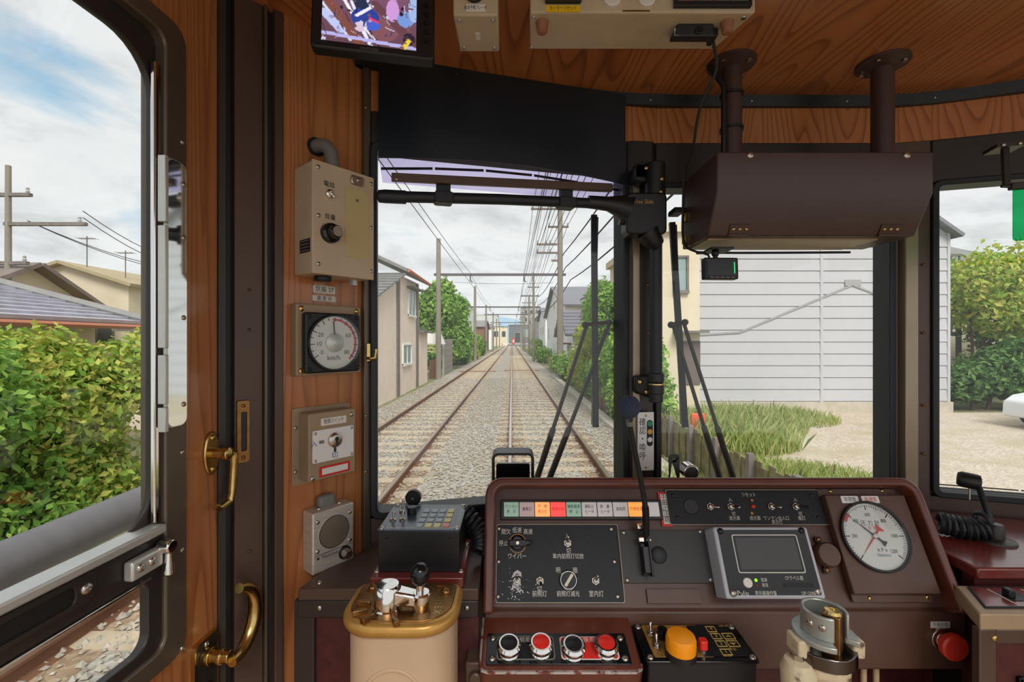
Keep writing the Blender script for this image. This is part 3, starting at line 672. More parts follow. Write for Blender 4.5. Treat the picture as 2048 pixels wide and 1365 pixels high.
# ------------------------------------------------------------------ brown box on two pipes
hb = thing('hanging_display_box', 'dark brown steel box hung from the ceiling on two pipes', 'box', WORLD)
xl, xr = .402, .828; zt, zc, zb = CZ+.372, CZ+.2915, CZ+.2155
prof = [(.893,zt),(.893,zc),(.935,zb),(1.074,zb),(1.074,zt)]
M().polyx(prof, xl, xr).build('case', BOXBR, hb, .003)
M().box(xl+.01, xr-.06, .955, 1.06, zb-.0035, zb+.001).build('bottom_lid', TAUPE, hb, .001)
for px in (1463, 1765):
    x = (px-CX)/F*1.0
    pp = M().cyl((x,1.0,zt-.01), .0215, CEZ-zt+.01, seg=20).build('pipe', BOXBR, hb)
    fl = M().lathe([(.0215,0),(.028,.004),(.05,.010),(.05,.016)], (x,1.0,CEZ-.016), seg=28).build('flange', BOXBR, hb)
    for a in (40, 130, 220, 310): shared('bolt', lambda: M().cyl((0,0,0), 1, .8, (0,0,-1), 6), 'bolt', STEEL, fl, (x+.038*math.cos(math.radians(a)), 1.0+.038*math.sin(math.radians(a)), CEZ-.010), (0,0,0), (.0055,)*3)
for px in (1500, 1813): screw(hb, (px-CX)/F*.893, .893, CZ+(CY-311)/F*.893, .0075, STEEL, (math.pi/2,0,0))
dn = V((0,-(zc-zb),-(.935-.893))).normalized(); ang = math.atan2(.935-.893, zc-zb)
for px in (1480, 1782):
    x = (px-CX)/F*.925; h_ = M().box(-.021,.021,0,.022,0,.002).cyl((-.021,0,.001), .004, .042, (1,0,0), 10).build('hinge', BOXBR, hb, .0005)
    h_.location = (x, .935-.002, zb+.002); h_.rotation_euler = (math.pi/2+ang, 0, 0)
    for k in (-.013,0,.013): screw(h_, k, .012, .002, .0035, BRASS)
for zz_ in (.285, .235): M().box(xl-.006, xl, 1.045, 1.062, CZ+zz_-.010, CZ+zz_+.010).build('side_catch', BRASS, hb, .001)
M().rr(0,.012,0,.05,0,.022,.005).build('side_knob', BLACK, hb).matrix_local = Matrix.Translation((xl-.001, 1.055, CZ+.30)) @ Matrix.Rotation(-math.pi/2, 4, 'Y')
# cable tied to the left pipe
x = (1463-CX)/F; M().tube([(x-.05,1.0,CEZ-.006),(x-.04,.99,CEZ-.03),(x-.024,.985,CEZ-.06),(x-.024,.985,CEZ-.12),(x-.024,.985,zt)], .006, 8).build('pipe_cable', BLACK, hb)
for zz_ in (CEZ-.075, CEZ-.15): M().band(circ(x,1.0,.0245,seg=20), circ(x,1.0,.0215,seg=20), zz_, zz_+.006).build('cable_tie', BLACK, hb)
# little display below it
sd = thing('small_display', 'small black screen with a green level bar under the hanging box', 'display', Fr(P(1444, 558, .965), (1,.04,0), (0,.06,1)))
M().rr(-.0365,.0365,0,.046,-.018,0,.003).build('case', BLACK, sd, .002); M().box(-.031,.031,.007,.042,0,.0006).build('screen', BLACKG, sd)
M().box(.0265,.0285,.012,.036,.0006,.001).build('level_bar', lamp_mat('green_led', S(20,200,100), 1.2), sd)
for k in range(5): M().box(-.026+k*.0115,-.018+k*.0115,.002,.004,0,.0012).build('key', GREYP, sd)
M().cyl((-.008,.046,-.01), .005, .012, (0,1,0)).sph((-.008,.057,-.01), .008).box(-.026,.022,.062,.066,-.03,.012).build('ball_mount', BLACK, sd)
M().tube([(-.02,.046,-.012),(-.022,.054,-.012),(-.03,.060,-.02),(-.04,.062,-.03)], .0025, 6).build('lead', BLACK, sd)
# thin cable from sensor to the box
cb = M().tube(smooth_path([V((.352,.80,CZ+.535)), P(1432,140,.83), P(1400,215,.87), P(1385,300,.92), P(1370,340,.96), P(1366,420,1.0), P(1367,480,1.03), P(1385,501,1.04), P(1440,506,1.05), P(1700,505,1.06)], 6), .0028, 6).build('camera_cable', BLACK)
tag(cb, 'thin black cable hanging from the overhead camera down past the hanging box', 'cable')
# green visor at the far right
gv = thing('green_visor', 'green translucent visor plate hanging by the right-hand window', 'visor', Fr(P(2027, 482, .96), F3.x, (0,0,1)))
M().rr(0,.26,0,.112,-.003,0,.006).build('visor_plate', glassmat('green_acrylic', (0.02,0.62,0.32,1), 0.8), gv)
M().poly([(.018,.055),(.040,.070),(.040,.040)], 0, .0015).build('arrow_mark', INK, gv)
M().box(-.006,.05,.108,.122,-.008,.006).build('top_clamp', DARK, gv, .002)
M().bar((.0,.115,0),(-.020,.118,0),.004).bar((-.012,.118,0),(-.012,.20,-.004),.007).box(-.035,.012,.196,.204,-.03,.014).build('bracket', DARK, gv)
for xx in (-.025,.002): screw(gv, xx, .2, .015, .004, STEEL)
# ------------------------------------------------------------------ windscreen gear
vb = thing('visor_arm', 'black swivel arm with a brown bar across the left windscreen top', 'arm', WORLD)
pd = 1.075; px_ = (1312-CX)/F*pd
M().cyl((px_,pd,CZ-(800-CY)/F*pd), .0145, (800-335)/F*pd, seg=18).build('pole', RUBBER, vb)
M().cyl((px_,pd,CZ-(805-CY)/F*pd), .0165, .030, seg=18).cyl((px_,pd,CZ-(788-CY)/F*pd), .0185, .026, seg=18).cyl((px_,pd,CZ-(765-CY)/F*pd), .019, .022, seg=18).build('pole_foot', BLACK, vb, .002)
M().band(circ(px_,pd,.0195,seg=18), circ(px_,pd,.018,seg=18), CZ-(768-CY)/F*pd-.002, CZ-(768-CY)/F*pd+.001).build('foot_ring', BRASS, vb)
bk = M().hexa([(px_-.046,pd+.02,CZ-.125),(px_+.0,pd+.02,CZ-.14),(px_,pd+.045,CZ-.14),(px_-.046,pd+.045,CZ-.125)], [(px_-.046,pd+.02,CZ-.085),(px_,pd+.0,CZ-.080),(px_,pd+.045,CZ-.080),(px_-.046,pd+.045,CZ-.085)]).build('foot_bracket', BLACK, vb, .006)
for dx, dz in ((-.034,-.098),(-.018,-.122)): screw(bk, px_+dx, pd+.012, CZ+dz, .006, BRASS, (math.pi/2,0,0))
M().cyl((px_-.002,pd,CZ-(400-CY)/F*pd), .024, .085, seg=18).box(px_-.05,px_+.008,pd,pd+.05,CZ+.385,CZ+.42).cyl((px_-.03,pd,CZ+.40), .024, .04, (0,1,0), 18).build('top_clamp', BLACK, vb, .003)
for dx, dz in ((-.03,.40),(.006,.375),(.004,.345)): screw(vb, px_+dx, pd-.024, CZ+dz, .005, BRASS, (math.pi/2,0,0))
a_, b_ = P(1250,400,1.05), P(1326,400,1.05)
hd = M().rr(-.047,.047,-.052,.044,-.03,.022,.012,4).build('swivel_head', BLACK, vb, .005); hd.location = P(1288,428,1.06); hd.rotation_euler = (math.pi/2,0,0)
text(vb, 'Free Slide', *P(1288,404,1.034), .011, GOLD, name='lettering', sx=.8).rotation_euler = (math.pi/2, 0, 0)
M().tube([P(1258,420,1.06), P(1236,412,1.058), P(1215,408,1.055), P(1176,404,1.05)], [.034,.024,.0165,.0145], 14).build('neck', BLACK, vb)
M().tube([P(1296,465,1.06), P(1306,480,1.06), P(1316,490,1.065)], [.03,.024,.017], 12).build('lower_boss', BLACK, vb)
M().tube([P(1250,430,1.06), P(1245,445,1.062), P(1258,446,1.064)], [.01,.012,.008], 10).build('release_lever', DARK, vb)
M().tube([P(1185,407,1.05), P(1000,399,.995), P(770,393,.935)], .0118, 12).build('cross_tube', RUBBER, vb)
M().tube([P(812,395,.945), P(770,393,.935), P(757,393,.932), P(754,393,.931)], [.0138,.0138,.0125,.006], 14).build('end_grip', RUBBER, vb)
br = M()
l0, l1, r0_, r1_ = P(783,349,.935), P(783,365,.935), P(1221,370,1.058), P(1221,386,1.058)
th = V((.003,-.012,0))
br.hexa([l1,r1_,r1_+th,l1+th], [l0,r0_,r0_+th,l0+th]).build('brown_bar', BROWN, vb, .002)
for px, py in ((793,358),(958,365),(1068,370),(1212,378)):
    d = .935+(px-783)/438*.123-.011; p = P(px, py, d); screw(vb, p.x, p.y, p.z, .0035, STEEL, (math.pi/2,0,.2))
for px, py, d in ((887,380,.965),(1133,391,1.032)):
    p = P(px, py, d); bo = M().box(-.015,.015,-.012,.030,-.012,.003).rr(-.020,.020,-.030,-.006,-.018,.014,.006).build('bar_bracket', RUBBER, vb, .002); bo.location = p; bo.rotation_euler = (math.pi/2,0,.25)
    for k in (-.009,.009): screw(bo, k, .020, .003, .0032, BLACKG)

# wipers (outside the glass)
def wiper(label, blade, arms, link_, d):
    w_ = thing('wiper', label, 'wiper', WORLD, 'windscreen wipers')
    (x0,y0),(x1,y1) = blade
    M().flat(P(x0,y0,d), P(x1,y1,d), .016, .012).build('blade', RUBBER, w_, .002)
    M().flat(P(x0+6,y0+6,d+.012), P(x1-6,y1-6,d+.012), .005, .016).build('rubber_edge', BLACK, w_)
    for (ax,ay),(bx_,by_) in arms:
        m1 = (ax+(bx_-ax)*.70, ay+(by_-ay)*.70)
        M().tube([P(ax,ay,d-.004), P(*m1,d-.004)], .0052, 8).build('arm', DARK, w_)
        M().tube([P(*m1,d-.004), P(bx_,by_,d-.02), P(bx_+(bx_-ax)*.18,by_+(by_-ay)*.18,d-.03)], .008, 8).build('arm_base', DARK, w_)
    M().tube([P(*link_[0],d-.004), P(*link_[1],d-.004)], .006, 8).sph(P(*link_[1],d-.004), .009).sph(P(*link_[0],d-.004), .009).build('link', DARK, w_)
    return w_
wiper('black wiper outside the left windscreen pane, blade upright', ((1188,430),(1191,855)), (((1173,652),(1078,945)),((1218,650),(1104,945))), ((1170,650),(1218,645)), 1.185)
wiper('black wiper outside the middle windscreen pane, blade slightly tilted', ((1344,445),(1370,855)), (((1346,650),(1434,940)),((1368,648),(1462,942))), ((1342,650),(1370,645)), 1.205)

# pointing sign on the pillar
sg = thing('call_out_sign', 'white vertical sign reading 確認・喚呼 beside a signal symbol', 'sign', Fr(P(1291, 883, 1.112), (1,.12,0), (0,0,1)))
hw, hh = .0205, .071
M().rr(-hw, hw, -hh, hh, 0, .002, .001).build('plate', WHITE, sg)
for i, c in enumerate('確認・喚呼'): text(sg, c, -.0085, .046-i*.0205, .0024, .0165, INK, sx=.85)
M().rr(.0025, .0175, -.012, .052, .002, .0028, .0075, 6).build('signal_body', INK, sg)
for i, m_ in enumerate((GREENL, AMBER, WHITE)): M().cyl((.010, .043-i*.0195, .0028), .0062, .0006, seg=18).build('signal_light', m_, sg)
for s in (-1,1): screw(sg, .0, s*.063, .002, .003, BRASS)

# ------------------------------------------------------------------ main console
FC = Fr((0, .95, CZ-.3216), (1,0,0), (0,.457,.889))
xl = FC.uv(970, 1100, .03)[0]; xr_ = FC.uv(1846, 965, .03)[0]; xr2 = FC.uv(1928, 1222, .03)[0]; XR = (xr_+xr2)/2
vt = FC.uv(1400, 955, .03)[1]; vbm = FC.uv(1400, 1222, .0)[1]
cs_ = thing('driving_console', 'maroon driving console with a sloped instrument panel under the windscreen', 'console', FC)
tw = lambda p: (FC.mat().inverted() @ V(p))
pbot = FC.at(0, vbm); ptop = FC.at(0, vt)
def body_prism(prof, x0, x1):   # world y,z profile -> local
    m = M(); m.polyx(prof, x0, x1); m.v = [tuple(tw(p)) for p in m.v]; return m
zt_ = ptop.z; FY, FZ0, FZ1 = .853, CZ-.617, CZ-.512
body_prism([(FY,FZ0),(FY,FZ1),(pbot.y,FZ1+.004),(pbot.y+.006,pbot.z),(ptop.y,ptop.z-.008),(1.045,ptop.z-.06),(1.045,FZ0)], xl, .852).build('body', MAROON, cs_, .003)
# raised hood rim: left, top and right
r_o, r_i = .034, .020; wr_ = .022
def upath(x0, x1, y0, y1, r, seg=6):
    o = [(x0, y0)]
    for cx_, cy_, a0 in ((x0+r, y1-r, 180), (x1-r, y1-r, 90)):
        for k in range(seg+1): a = math.radians(a0-90*k/seg); o.append((cx_+r*math.cos(a), cy_+r*math.sin(a)))
    return o+[(x1, y0)]
M().band(upath(xl-.002, XR, vbm-.004, vt, r_o), upath(xl+.018, XR-.016, vbm-.004, vt-.018, r_i), -.05, .032, closed=False).build('hood_rim', MAROONR, cs_, .006, seg=3)
# indicator strip
q = FC.uv
u0, v0 = q(1001, 1041); u1, v1 = q(1320, 1001)
strip = M().box(u0, u1, v0, v1, 0, .006).build('indicator_frame', BLACK, cs_, .0015)
cols = [(S(190,232,210),0), (S(232,202,202),0), (S(255,166,96),1.0), (S(255,70,66),1.1), (S(186,230,206),0), (S(244,238,236),0), (S(243,238,236),0), (S(246,242,240),0), (S(255,160,70),1.0), (S(248,245,243),0)]
txt = ['ワンマン\n表　示', '乗車口', '戸　閉\n表示灯', '降車合図', '補助電源\n停　止', '運転士\nヒータ', '防　曇\nヒータ', '過負荷', '戸閉保安', '']
ua, ub_ = u0+.006, u1-.006; pw = (ub_-ua)/10; vm = (v0+v1)/2
for i, (c, e_) in enumerate(cols):
    m_ = material('indicator_%d' % i, c, .35, emit=c if e_ else None, es=.75*e_)
    lp = M().rr(ua+i*pw+.0008, ua+(i+1)*pw-.0008, v0+.006, v1-.005, .006, .0085, .0012).build('indicator_lamp', m_, cs_, .0006)
    if txt[i]: text(cs_, txt[i], ua+(i+.5)*pw, vm+.0006, .0088, .0062, INK if not e_ else material('lit_ink%d' % i, S(150,40,20), .6), sx=.82, spacing=1.5)
# helpers for controls on the console
def plate(nm, x0, y0, x1, y1, mat, z=.0025, r=.004, edge=True, off=0.0):
    a, b = q(x0, y1, off); c, d = q(x1, y0, off)
    o = M().rr(a, c, b, d, off, off+z, r).build(nm, mat, cs_, .0006)
    if edge: M().band(rrect(a-.0008,c+.0008,b-.0008,d+.0008,r), rrect(a+.0004,c-.0004,b+.0004,d-.0004,r), off, off+z+.0004).build('plate_edge', EDGE, o)
    return o, (a, c, b, d)
def toggle(px, py, z, dirx=0.0, diry=1.0, parent=None, cap=None, s=1.0, fr=None):
    parent = parent or cs_; u, v = (fr or FC).uv(px, py, z)
    o = M().lathe([(.0078*s,0),(.0078*s,.003*s)], (u,v,z), seg=6).lathe([(.0058*s,.003*s),(.005*s,.007*s),(.003*s,.008*s)], (u,v,z), seg=14).build('toggle_nut', STEEL, parent, .0005)
    a = V((u, v, z+.006*s)); b = a+V((dirx*.010*s, diry*.010*s, .012*s))
    M().tube([a, a+(b-a)*.5, b], [.0018*s, .0022*s, .003*s], 8).sph(b, .003*s, seg=8, rings=6).build('toggle_lever', cap or CHROME, o)
    return u, v
pl1, _ = plate('switch_plate', 992, 1050, 1234, 1206, PANEL)
u_l, u_r = q(991,1100)[0], q(1235,1130)[0]
for px, py in ((997,1058),(1222,1059),(997,1124),(1229,1124),(996,1194),(1236,1194)):
    u, v = q(px, py); screw(cs_, min(max(u, u_l+.006), u_r-.006), v, .0028, .0042, STEEL)
def ctext(s, px, py, h, z=.0032, mat=WINK, sx=.9): u, v = q(px, py); return text(cs_, s, u, v, z, h, mat, sx=sx)
for s, px, py in (('間欠',1012,1065),('低速',1034,1062),('高速',1056,1065),('停止',1007,1088),('ワイパー',1034,1114),('入',1134,1074),('切',1137,1103),('車内前照灯切放',1136,1114),('切',1079,1179),('前照灯',1079,1189),('前照灯減光',1136,1189),('室内灯',1192,1189),('明',1116,1142),('暗',1150,1142)):
    ctext(s, px, py, .0090 if len(s) < 5 else .0084, sx=.84)
# wiper knob
u, v = q(1035, 1088); kb = M().lathe([(.0165,0),(.0165,.003),(.0135,.004),(.0135,.013),(.011,.015),(1e-6,.015)], (u,v,.0025), seg=28).build('wiper_knob', BLACKG, cs_)
M().band(circ(u,v,.0175), circ(u,v,.0160), .0025, .0045).build('knob_ring', BRONZE, kb)
M().poly([(u-.017,v-.006),(u+.012,v-.007),(u+.032,v+.002),(u+.012,v+.007),(u-.017,v+.006)], .012, .021).build('pointer', BLACKG, kb, .002); M().cyl((u,v,.021), .003, .001).build('centre_pin', STEEL, kb)
toggle(1135, 1087, .0025); toggle(1034, 1163, .0025); toggle(1080, 1163, .0025, .1, -.5, cap=BLACKG); toggle(1191, 1162, .0025, .2, .8)
u, v = q(1136, 1161); sr = M().lathe([(.0178,0),(.0178,.004),(.0155,.008),(.0145,.008),(.0135,.004),(1e-6,.004)], (u,v,.0025), seg=28).build('dimmer_ring', CHROME, cs_)
M().cyl((u,v,.006), .0135, .006, seg=24).build('dimmer_knob', BLACKG, sr)
wb = M().box(-.0028,.0028,-.0125,.0125,0,.004).build('dimmer_grip', material('ivory', S(222,214,190), .4), sr, .0006); wb.location = (u,v,.012); wb.rotation_euler = (0,0,-.62)
# scuffed patch around the lower-left toggle: real chipped flakes
random.seed(3); ch = M(); chp = material('chipped_paint', S(196,194,196), .5)
for k in range(90):
    a = random.random()*6.28; r = abs(random.gauss(0,.016)); x = q(1034,1170)[0]+r*math.cos(a)*1.1; y = q(1034,1178)[1]+r*math.sin(a)*.9
    if x < u_l+.003 or y < q(1034,1204)[1]: continue
    s = random.uniform(.0006,.0022)*(1.4 if r < .01 else .7); ch.poly(circ(x, y, s, s*random.uniform(.4,.9), 6), .0025, .0030)
sx_, sy_ = q(1034,1150); ch.poly([(sx_-.011,sy_-.006),(sx_-.006,sy_+.004),(sx_+.001,sy_+.008),(sx_+.008,sy_+.004),(sx_+.009,sy_-.004),(sx_+.004,sy_-.002),(sx_-.004,sy_-.003)], .0025, .0029)
o = ch.build('chipped_paint', chp, cs_); o['kind'] = 'stuff'
# blank plate with microphone bracket
pl2, _ = plate('blank_plate', 1241, 1061, 1425, 1167, material('slate_panel', S(52,50,50), .5), edge=False)
for px, py in ((1247,1066),(1399,1064),(1254,1161),(1420,1160)): u, v = q(px, py); screw(cs_, u, v, .0028, .0042, STEEL)
u, v = q(1317, 1111); M().lathe([(.016,0),(.0155,.002),(.012,.004),(1e-6,.004)], (u,v,.0025), seg=28).build('grommet', RUBBER, cs_)
a, b = q(1292, 1152); M().box(a-.008, a+.006, b+.0, b+.070, .0025, .016).box(a+.003, a+.007, b-.002, b+.098, .016, .034).box(a-.008,a+.007,b+.004,b+.05,.012,.030).build('microphone_bracket', BLACK, cs_, .001)
for dv in (.062, .085): M().cyl((a-.004,b+dv,.026), .0065, .009, (-1,0,0), 6).cyl((a+.002,b+dv,.026), .005, .008, (1,0,0), 10).build('bracket_bolt', STEEL, cs_)
# faint rectangle
plate('blank_label', 1296, 1179, 1399, 1208, MAROON, z=.0008, r=.001, edge=False)
# warning sticker
a, b = q(1315, 1054); c, d = q(1346, 985); a, c = q(1330,1020)[0]-.0105, q(1330,1020)[0]+.0105
wsx = M().box(a, c, b, d, 0, .001).build('warning_sticker', REDL, cs_); M().box(a+.0045, c-.0045, b+.005, d-.004, .001, .0014).build('white_field', LABEL, wsx)
for i, s in enumerate('手歯止注意'): text(cs_, s, (a+c)/2, d-.0105-i*(d-b-.012)/5.0, .0018, .0105, INK, sx=.9)
# upper right switch plate
plate('switch_plate', 1340, 981, 1640, 1050, PANEL)
for px, py in ((1346,992),(1622,992),(1354,1037),(1636,1036)): u, v = q(px, py); screw(cs_, u, v, .0028, .0042, DARK)
u, v = q(1381, 1014); M().lathe([(.0155,0),(.0145,.0012),(1e-6,.001)], (u,v,.0025), seg=24).build('blank_plug', BLACK, cs_)
for px in (1420, 1461, 1542): toggle(px, 1014, .0025, .9, -.35)
toggle(1591, 1014, .0025, 1.4, -.35, cap=BLACKG)
u, v = q(1505, 1014); M().sph((u,v,.003), .0045, (1,1,.7), 12, 8).build('red_button', RED, cs_)
for py in (1002, 1028): u, v = q(1502, py); M().lathe([(.003,0),(.003,.002),(1e-6,.002)], (u,v,.0025), seg=10).build('pilot_lamp', BRONZE, cs_)
for s, px, py in (('リセット',1496,991),('入',1459,1001),('切',1466,1029),('遮光幕',1468,1038),('遮光幕',1509,1038),('ワンマン出入口',1551,1038),('表示灯',1553,1046),('入',1589,1001),('切',1599,1029),('尾灯',1602,1038)): ctext(s, px, py, .0072, sx=.84)
# touch screen unit
td = .048
a, b = q(1443, 1199, td); c, d = q(1640, 1055, td); a = (q(1434,1060,td)[0]+q(1446,1198,td)[0])/2; c = (q(1613,1060,td)[0]+q(1655,1198,td)[0])/2
tsu = M().rr(a, c, b, d, 0, td, .004).build('touch_panel_case', GREYF, cs_, .003)
M().rr(a+.007, c-.007, b+.006, d-.005, td, td+.0015, .003).build('bezel', BLACKG, tsu)
W, H = c-a, d-b; e0, e1, g0, g1 = a+W*.17, a+W*.86, b+H*.345, b+H*.89
M().band(rrect(e0,e1,g0,g1,.004), rrect(e0+.0018,e1-.0018,g0+.0018,g1-.0018,.003), td+.0015, td+.0021).build('white_border', WINK, tsu)
M().box(e0+.006, e1-.006, g0+.006, g1-.006, td+.0015, td+.0019).build('screen', SCREEN, tsu)
M().lathe([(.0085,0),(.008,.002),(1e-6,.0022)], (a+W*.24,b+H*.215,td+.0015), seg=20).build('power_button', LABEL, tsu)
M().sph((a+W*.33,b+H*.25,td+.0015), .0028, (1,1,.6), 8, 6).build('green_led', lamp_mat('led_green', S(130,255,20), 1.5), tsu); M().sph((a+W*.33,b+H*.18,td+.0015), .0015, (1,1,.6), 8, 6).build('red_led', RED, tsu)
M().box(a+W*.60, a+W*.90, b+H*.155, b+H*.215, td+.0015, td+.0022).build('cover_strip', PANEL, tsu)
for s, xx, yy, h_ in (('電源',.41,.25,.0055),('異常',.41,.18,.0055),('CFラベル面',.72,.275,.0062),('表示器操作盤',.40,.075,.0062),('OP-1200B',.83,.075,.006)): text(tsu, s, a+W*xx, b+H*yy, td+.0022, h_, WINK, sx=.85)
text(tsu, 'Pulip', a+W*.17, b+H*.075, td+.0022, .009, WINK)
for xx, yy in ((.065,.94),(.93,.95),(.075,.075),(.925,.10)): screw(tsu, a+W*xx, b+H*yy, td+.0015, .006, BLACKG if yy > .5 else STEEL)
# round cap
u, v = q(1660, 1110, .018); M().lathe([(.020,0),(.0225,.002),(.0225,.014),(.020,.018),(1e-6,.0185)], (u,v,0), seg=28).build('round_cap', MAROON, cs_)
for px, py in ((1635,1080),(1652,1141)): u, v = q(px, py); M().cyl((u,v,0), .0065, .004).build('cap_lug', DARK, cs_); screw(cs_, u, v, .004, .005, BRONZE)
# gauge panel
go = .016; a = (q(1650,1000,go)[0]+q(1711,1190,go)[0])/2; c = (q(1808,1000,go)[0]+q(1890,1190,go)[0])/2; d = q(1730,990,go)[1]; b = q(1790,1190,go)[1]
gp = M().box(a, c, b, d, 0, go).build('gauge_panel', MAROON, cs_, .0025)
M().rr(a-.004, c-.006, d-.002, d+.013, 0, .003, .003).build('panel_flange', MAROON, gp); M().rr(a+.002, c-.012, b-.013, b+.002, 0, .003, .003).build('panel_flange', MAROON, gp)
for px, py in ((1659,984),(1762,983),(1737,1197),(1853,1195)): u, v = q(px, py); screw(cs_, min(u, c-.02), v, .003, .004, BRASS)
u, v = q(1748, 1073, go); GR = .0655
M().band(circ(u,v,GR,seg=44), circ(u,v,GR*.93,seg=44), go, go+.007).build('gauge_bezel', BLACK, gp, .001)
M().cyl((u,v,go), GR*.95, .001, seg=44).build('gauge_dial', DIAL, gp)
ga = lambda p: math.radians(225-270*p/1200)
for k in range(0, 1201, 20):
    A = ga(k); big = k % 200 == 0; mid = k % 100 == 0; r0 = GR*(.74 if big else .79 if mid else .83)
    shared(('gt', big, mid), lambda: M().box(r0, GR*.885, -.0009 if big else -.0004, .0009 if big else .0004, 0, .0005), 'tick', INK, gp, (u,v,go+.001), (0,0,A))
for k in (200, 400, 600, 800, 1000, 1200): A = ga(k); text(gp, str(k), u+GR*.60*math.cos(A), v+GR*.60*math.sin(A), go+.0014, .0078, INK, sx=.75)
M().band(circ(u,v,GR*.93,seg=4,a0=math.degrees(ga(330)),a1=math.degrees(ga(410))), circ(u,v,GR*.80,seg=4,a0=math.degrees(ga(330)),a1=math.degrees(ga(410))), go+.001, go+.0014, closed=False).build('red_mark', REDL, gp)
text(gp, '圧 力 計', u, v+GR*.36, go+.0014, .0085, INK); text(gp, '元 空 気', u-GR*.06, v+GR*.22, go+.0014, .006, REDL); text(gp, 'k P a', u+GR*.1, v-GR*.38, go+.0014, .0075, INK); text(gp, 'Nabtesco', u+GR*.1, v-GR*.52, go+.0014, .0065, BINK, sx=.85)
def hand(p, mat, tail, w_, z):
    A = ga(p); dx, dy = math.cos(A), math.sin(A); nx, ny = -dy, dx
    M().poly([(u+dx*GR*.74,v+dy*GR*.74),(u-nx*w_,v-ny*w_),(u-dx*GR*.22-nx*w_*1.2,v-dy*GR*.22-ny*w_*1.2),(u-dx*GR*.34-nx*tail,v-dy*GR*.34-ny*tail),(u-dx*GR*.34+nx*tail,v-dy*GR*.34+ny*tail),(u-dx*GR*.22+nx*w_*1.2,v-dy*GR*.22+ny*w_*1.2),(u+nx*w_,v+ny*w_)], z, z+.0006).build('gauge_hand', mat, gp)
hand(0, REDL, .010, .0016, go+.002); hand(390, INK, .006, .0016, go+.003)
M().lathe([(.0055,0),(.004,.002),(1e-6,.0022)], (u,v,go+.0036), seg=14).build('hand_pin', STEEL, gp)
M().cyl((u,v,go+.0062), GR*.93, .0008, seg=36).build('cover_glass', GLASS, gp)
for s, px, m_ in (('非常管', 1699, INK), ('直通管', 1740, REDL)):
    x, y = q(px, 1000, go); M().rr(x-.0175, x+.0175, y-.007, y+.007, go, go+.0015, .002).build('caption_plate', WHITE, gp); text(gp, s, x, y, go+.0017, .0075, m_, sx=.9)
# vertical front: mushroom button, label
yf = FY; LX = lambda px, d_=yf: (px-CX)/F*d_
def loc(px, py, d_): return tw(P(px, py, d_))
mb_o = loc(1880, 1276, yf); dirn = (FC.mat().inverted().to_3x3() @ V((0,-1,0)))
mb = M().lathe([(.020,0),(.020,.006),(.013,.008),(.013,.012)], mb_o, dirn, 24).build('button_collar', STEEL, cs_, .001)
M().lathe([(.0135,.010),(.0135,.018),(.0235,.021),(.024,.030),(.021,.033),(1e-6,.034)], mb_o, dirn, 26).build('stop_button', material('stop_red', S(214,58,44), .38), mb)
l0 = loc(1880, 1250, yf-.0005); lb = M().box(-.018,.018,-.006,.006,0,.001).build('caption_label', LABEL, cs_)
lb.matrix_local = FC.mat().inverted() @ Fr(P(1880,1250,yf-.0005),(1,0,0),(0,0,1)).mat(); text(lb, '予備制動', 0, 0, .0013, .007, GREYP, sx=.9)
# pod with door buttons
FPod = Fr((0, .853, CZ-(1236-CY)/F*.853), (1,0,0), (0,.103,.030))
pa, pb = FPod.uv(967, 1240); pc, pdn = FPod.uv(1286, 1345); pa = (pa+FPod.uv(957,1335)[0])/2; pcR = (FPod.uv(1262,1245)[0]+FPod.uv(1288,1345)[0])/2
toC = lambda fr: FC.mat().inverted() @ fr.mat()
pod = M().rr(pa, pcR, pdn, .012, -.10, 0, .012, 4).build('button_pod', MAROONR, cs_, .006, seg=3); pod.matrix_local = toC(FPod)
wearm = material('worn_edge', S(186,176,166), .4, .6, col2=S(120,66,54), vs=60, c2=(.5,.6))
M().tube([(pa+.001,.0,-.002),(pa+.001,pdn+.014,-.0025),(pa+.005,pdn+.004,-.0025),(pa+.014,pdn+.001,-.0025),(pcR-.014,pdn+.001,-.0025),(pcR-.004,pdn+.006,-.0025),(pcR-.001,pdn+.014,-.0025)], .0028, 6).build('worn_edge', wearm, pod)
qp = FPod.uv
a, d = qp(975, 1270, .0); c, b = qp(1258, 1332, .0); a = (qp(976,1270)[0]+qp(971,1333)[0])/2; c = (qp(1246,1270)[0]+qp(1267,1332)[0])/2
bp = M().rr(a, c, b, d, 0, .003, .003).build('button_plate', BLACKG, pod, .0006)
for xx in (a+.010, c-.010):
    for yy in (b+.010, d-.010): screw(pod, xx, yy, .003, .006, STEEL)
wq = (c-a); hq = d-b
M().rr(a+wq*.075, a+wq*.475, b+hq*.13, d-hq*.12, .003, .0036, .006).build('black_field', BLACK, pod); M().band(rrect(a+wq*.072,a+wq*.478,b+hq*.12,d-hq*.11,.006), rrect(a+wq*.080,a+wq*.470,b+hq*.15,d-hq*.14,.005), .003, .0042).build('field_edge', GREYP, pod)
M().rr(a+wq*.52, a+wq*.925, b+hq*.13, d-hq*.12, .003, .0034, .006).build('white_edge', LABEL, pod); rf = M().rr(a+wq*.53, a+wq*.915, b+hq*.16, d-hq*.15, .0034, .004, .005).build('red_field', RED, pod)
BL = material('button_black', S(28,28,30), .35)
for px, py, m_ in ((1018,1288,BL),(1082,1286,RED),(1147,1290,BL),(1213,1287,RED)):
    x, y = qp(px, py, .022)
    cl = M().lathe([(.0180,0),(.0184,.003),(.0168,.005),(.0178,.007),(.0208,.012),(.0208,.017),(.0172,.0215),(.0146,.0215),(.0145,.014)], (x,y,.003), seg=26).build('button_ring', CHROME, pod)
    M().lathe([(.0145,.008),(.0145,.0200),(.0132,.0207),(1e-6,.0210)], (x,y,.003), seg=24).build('push_button', m_, cl)
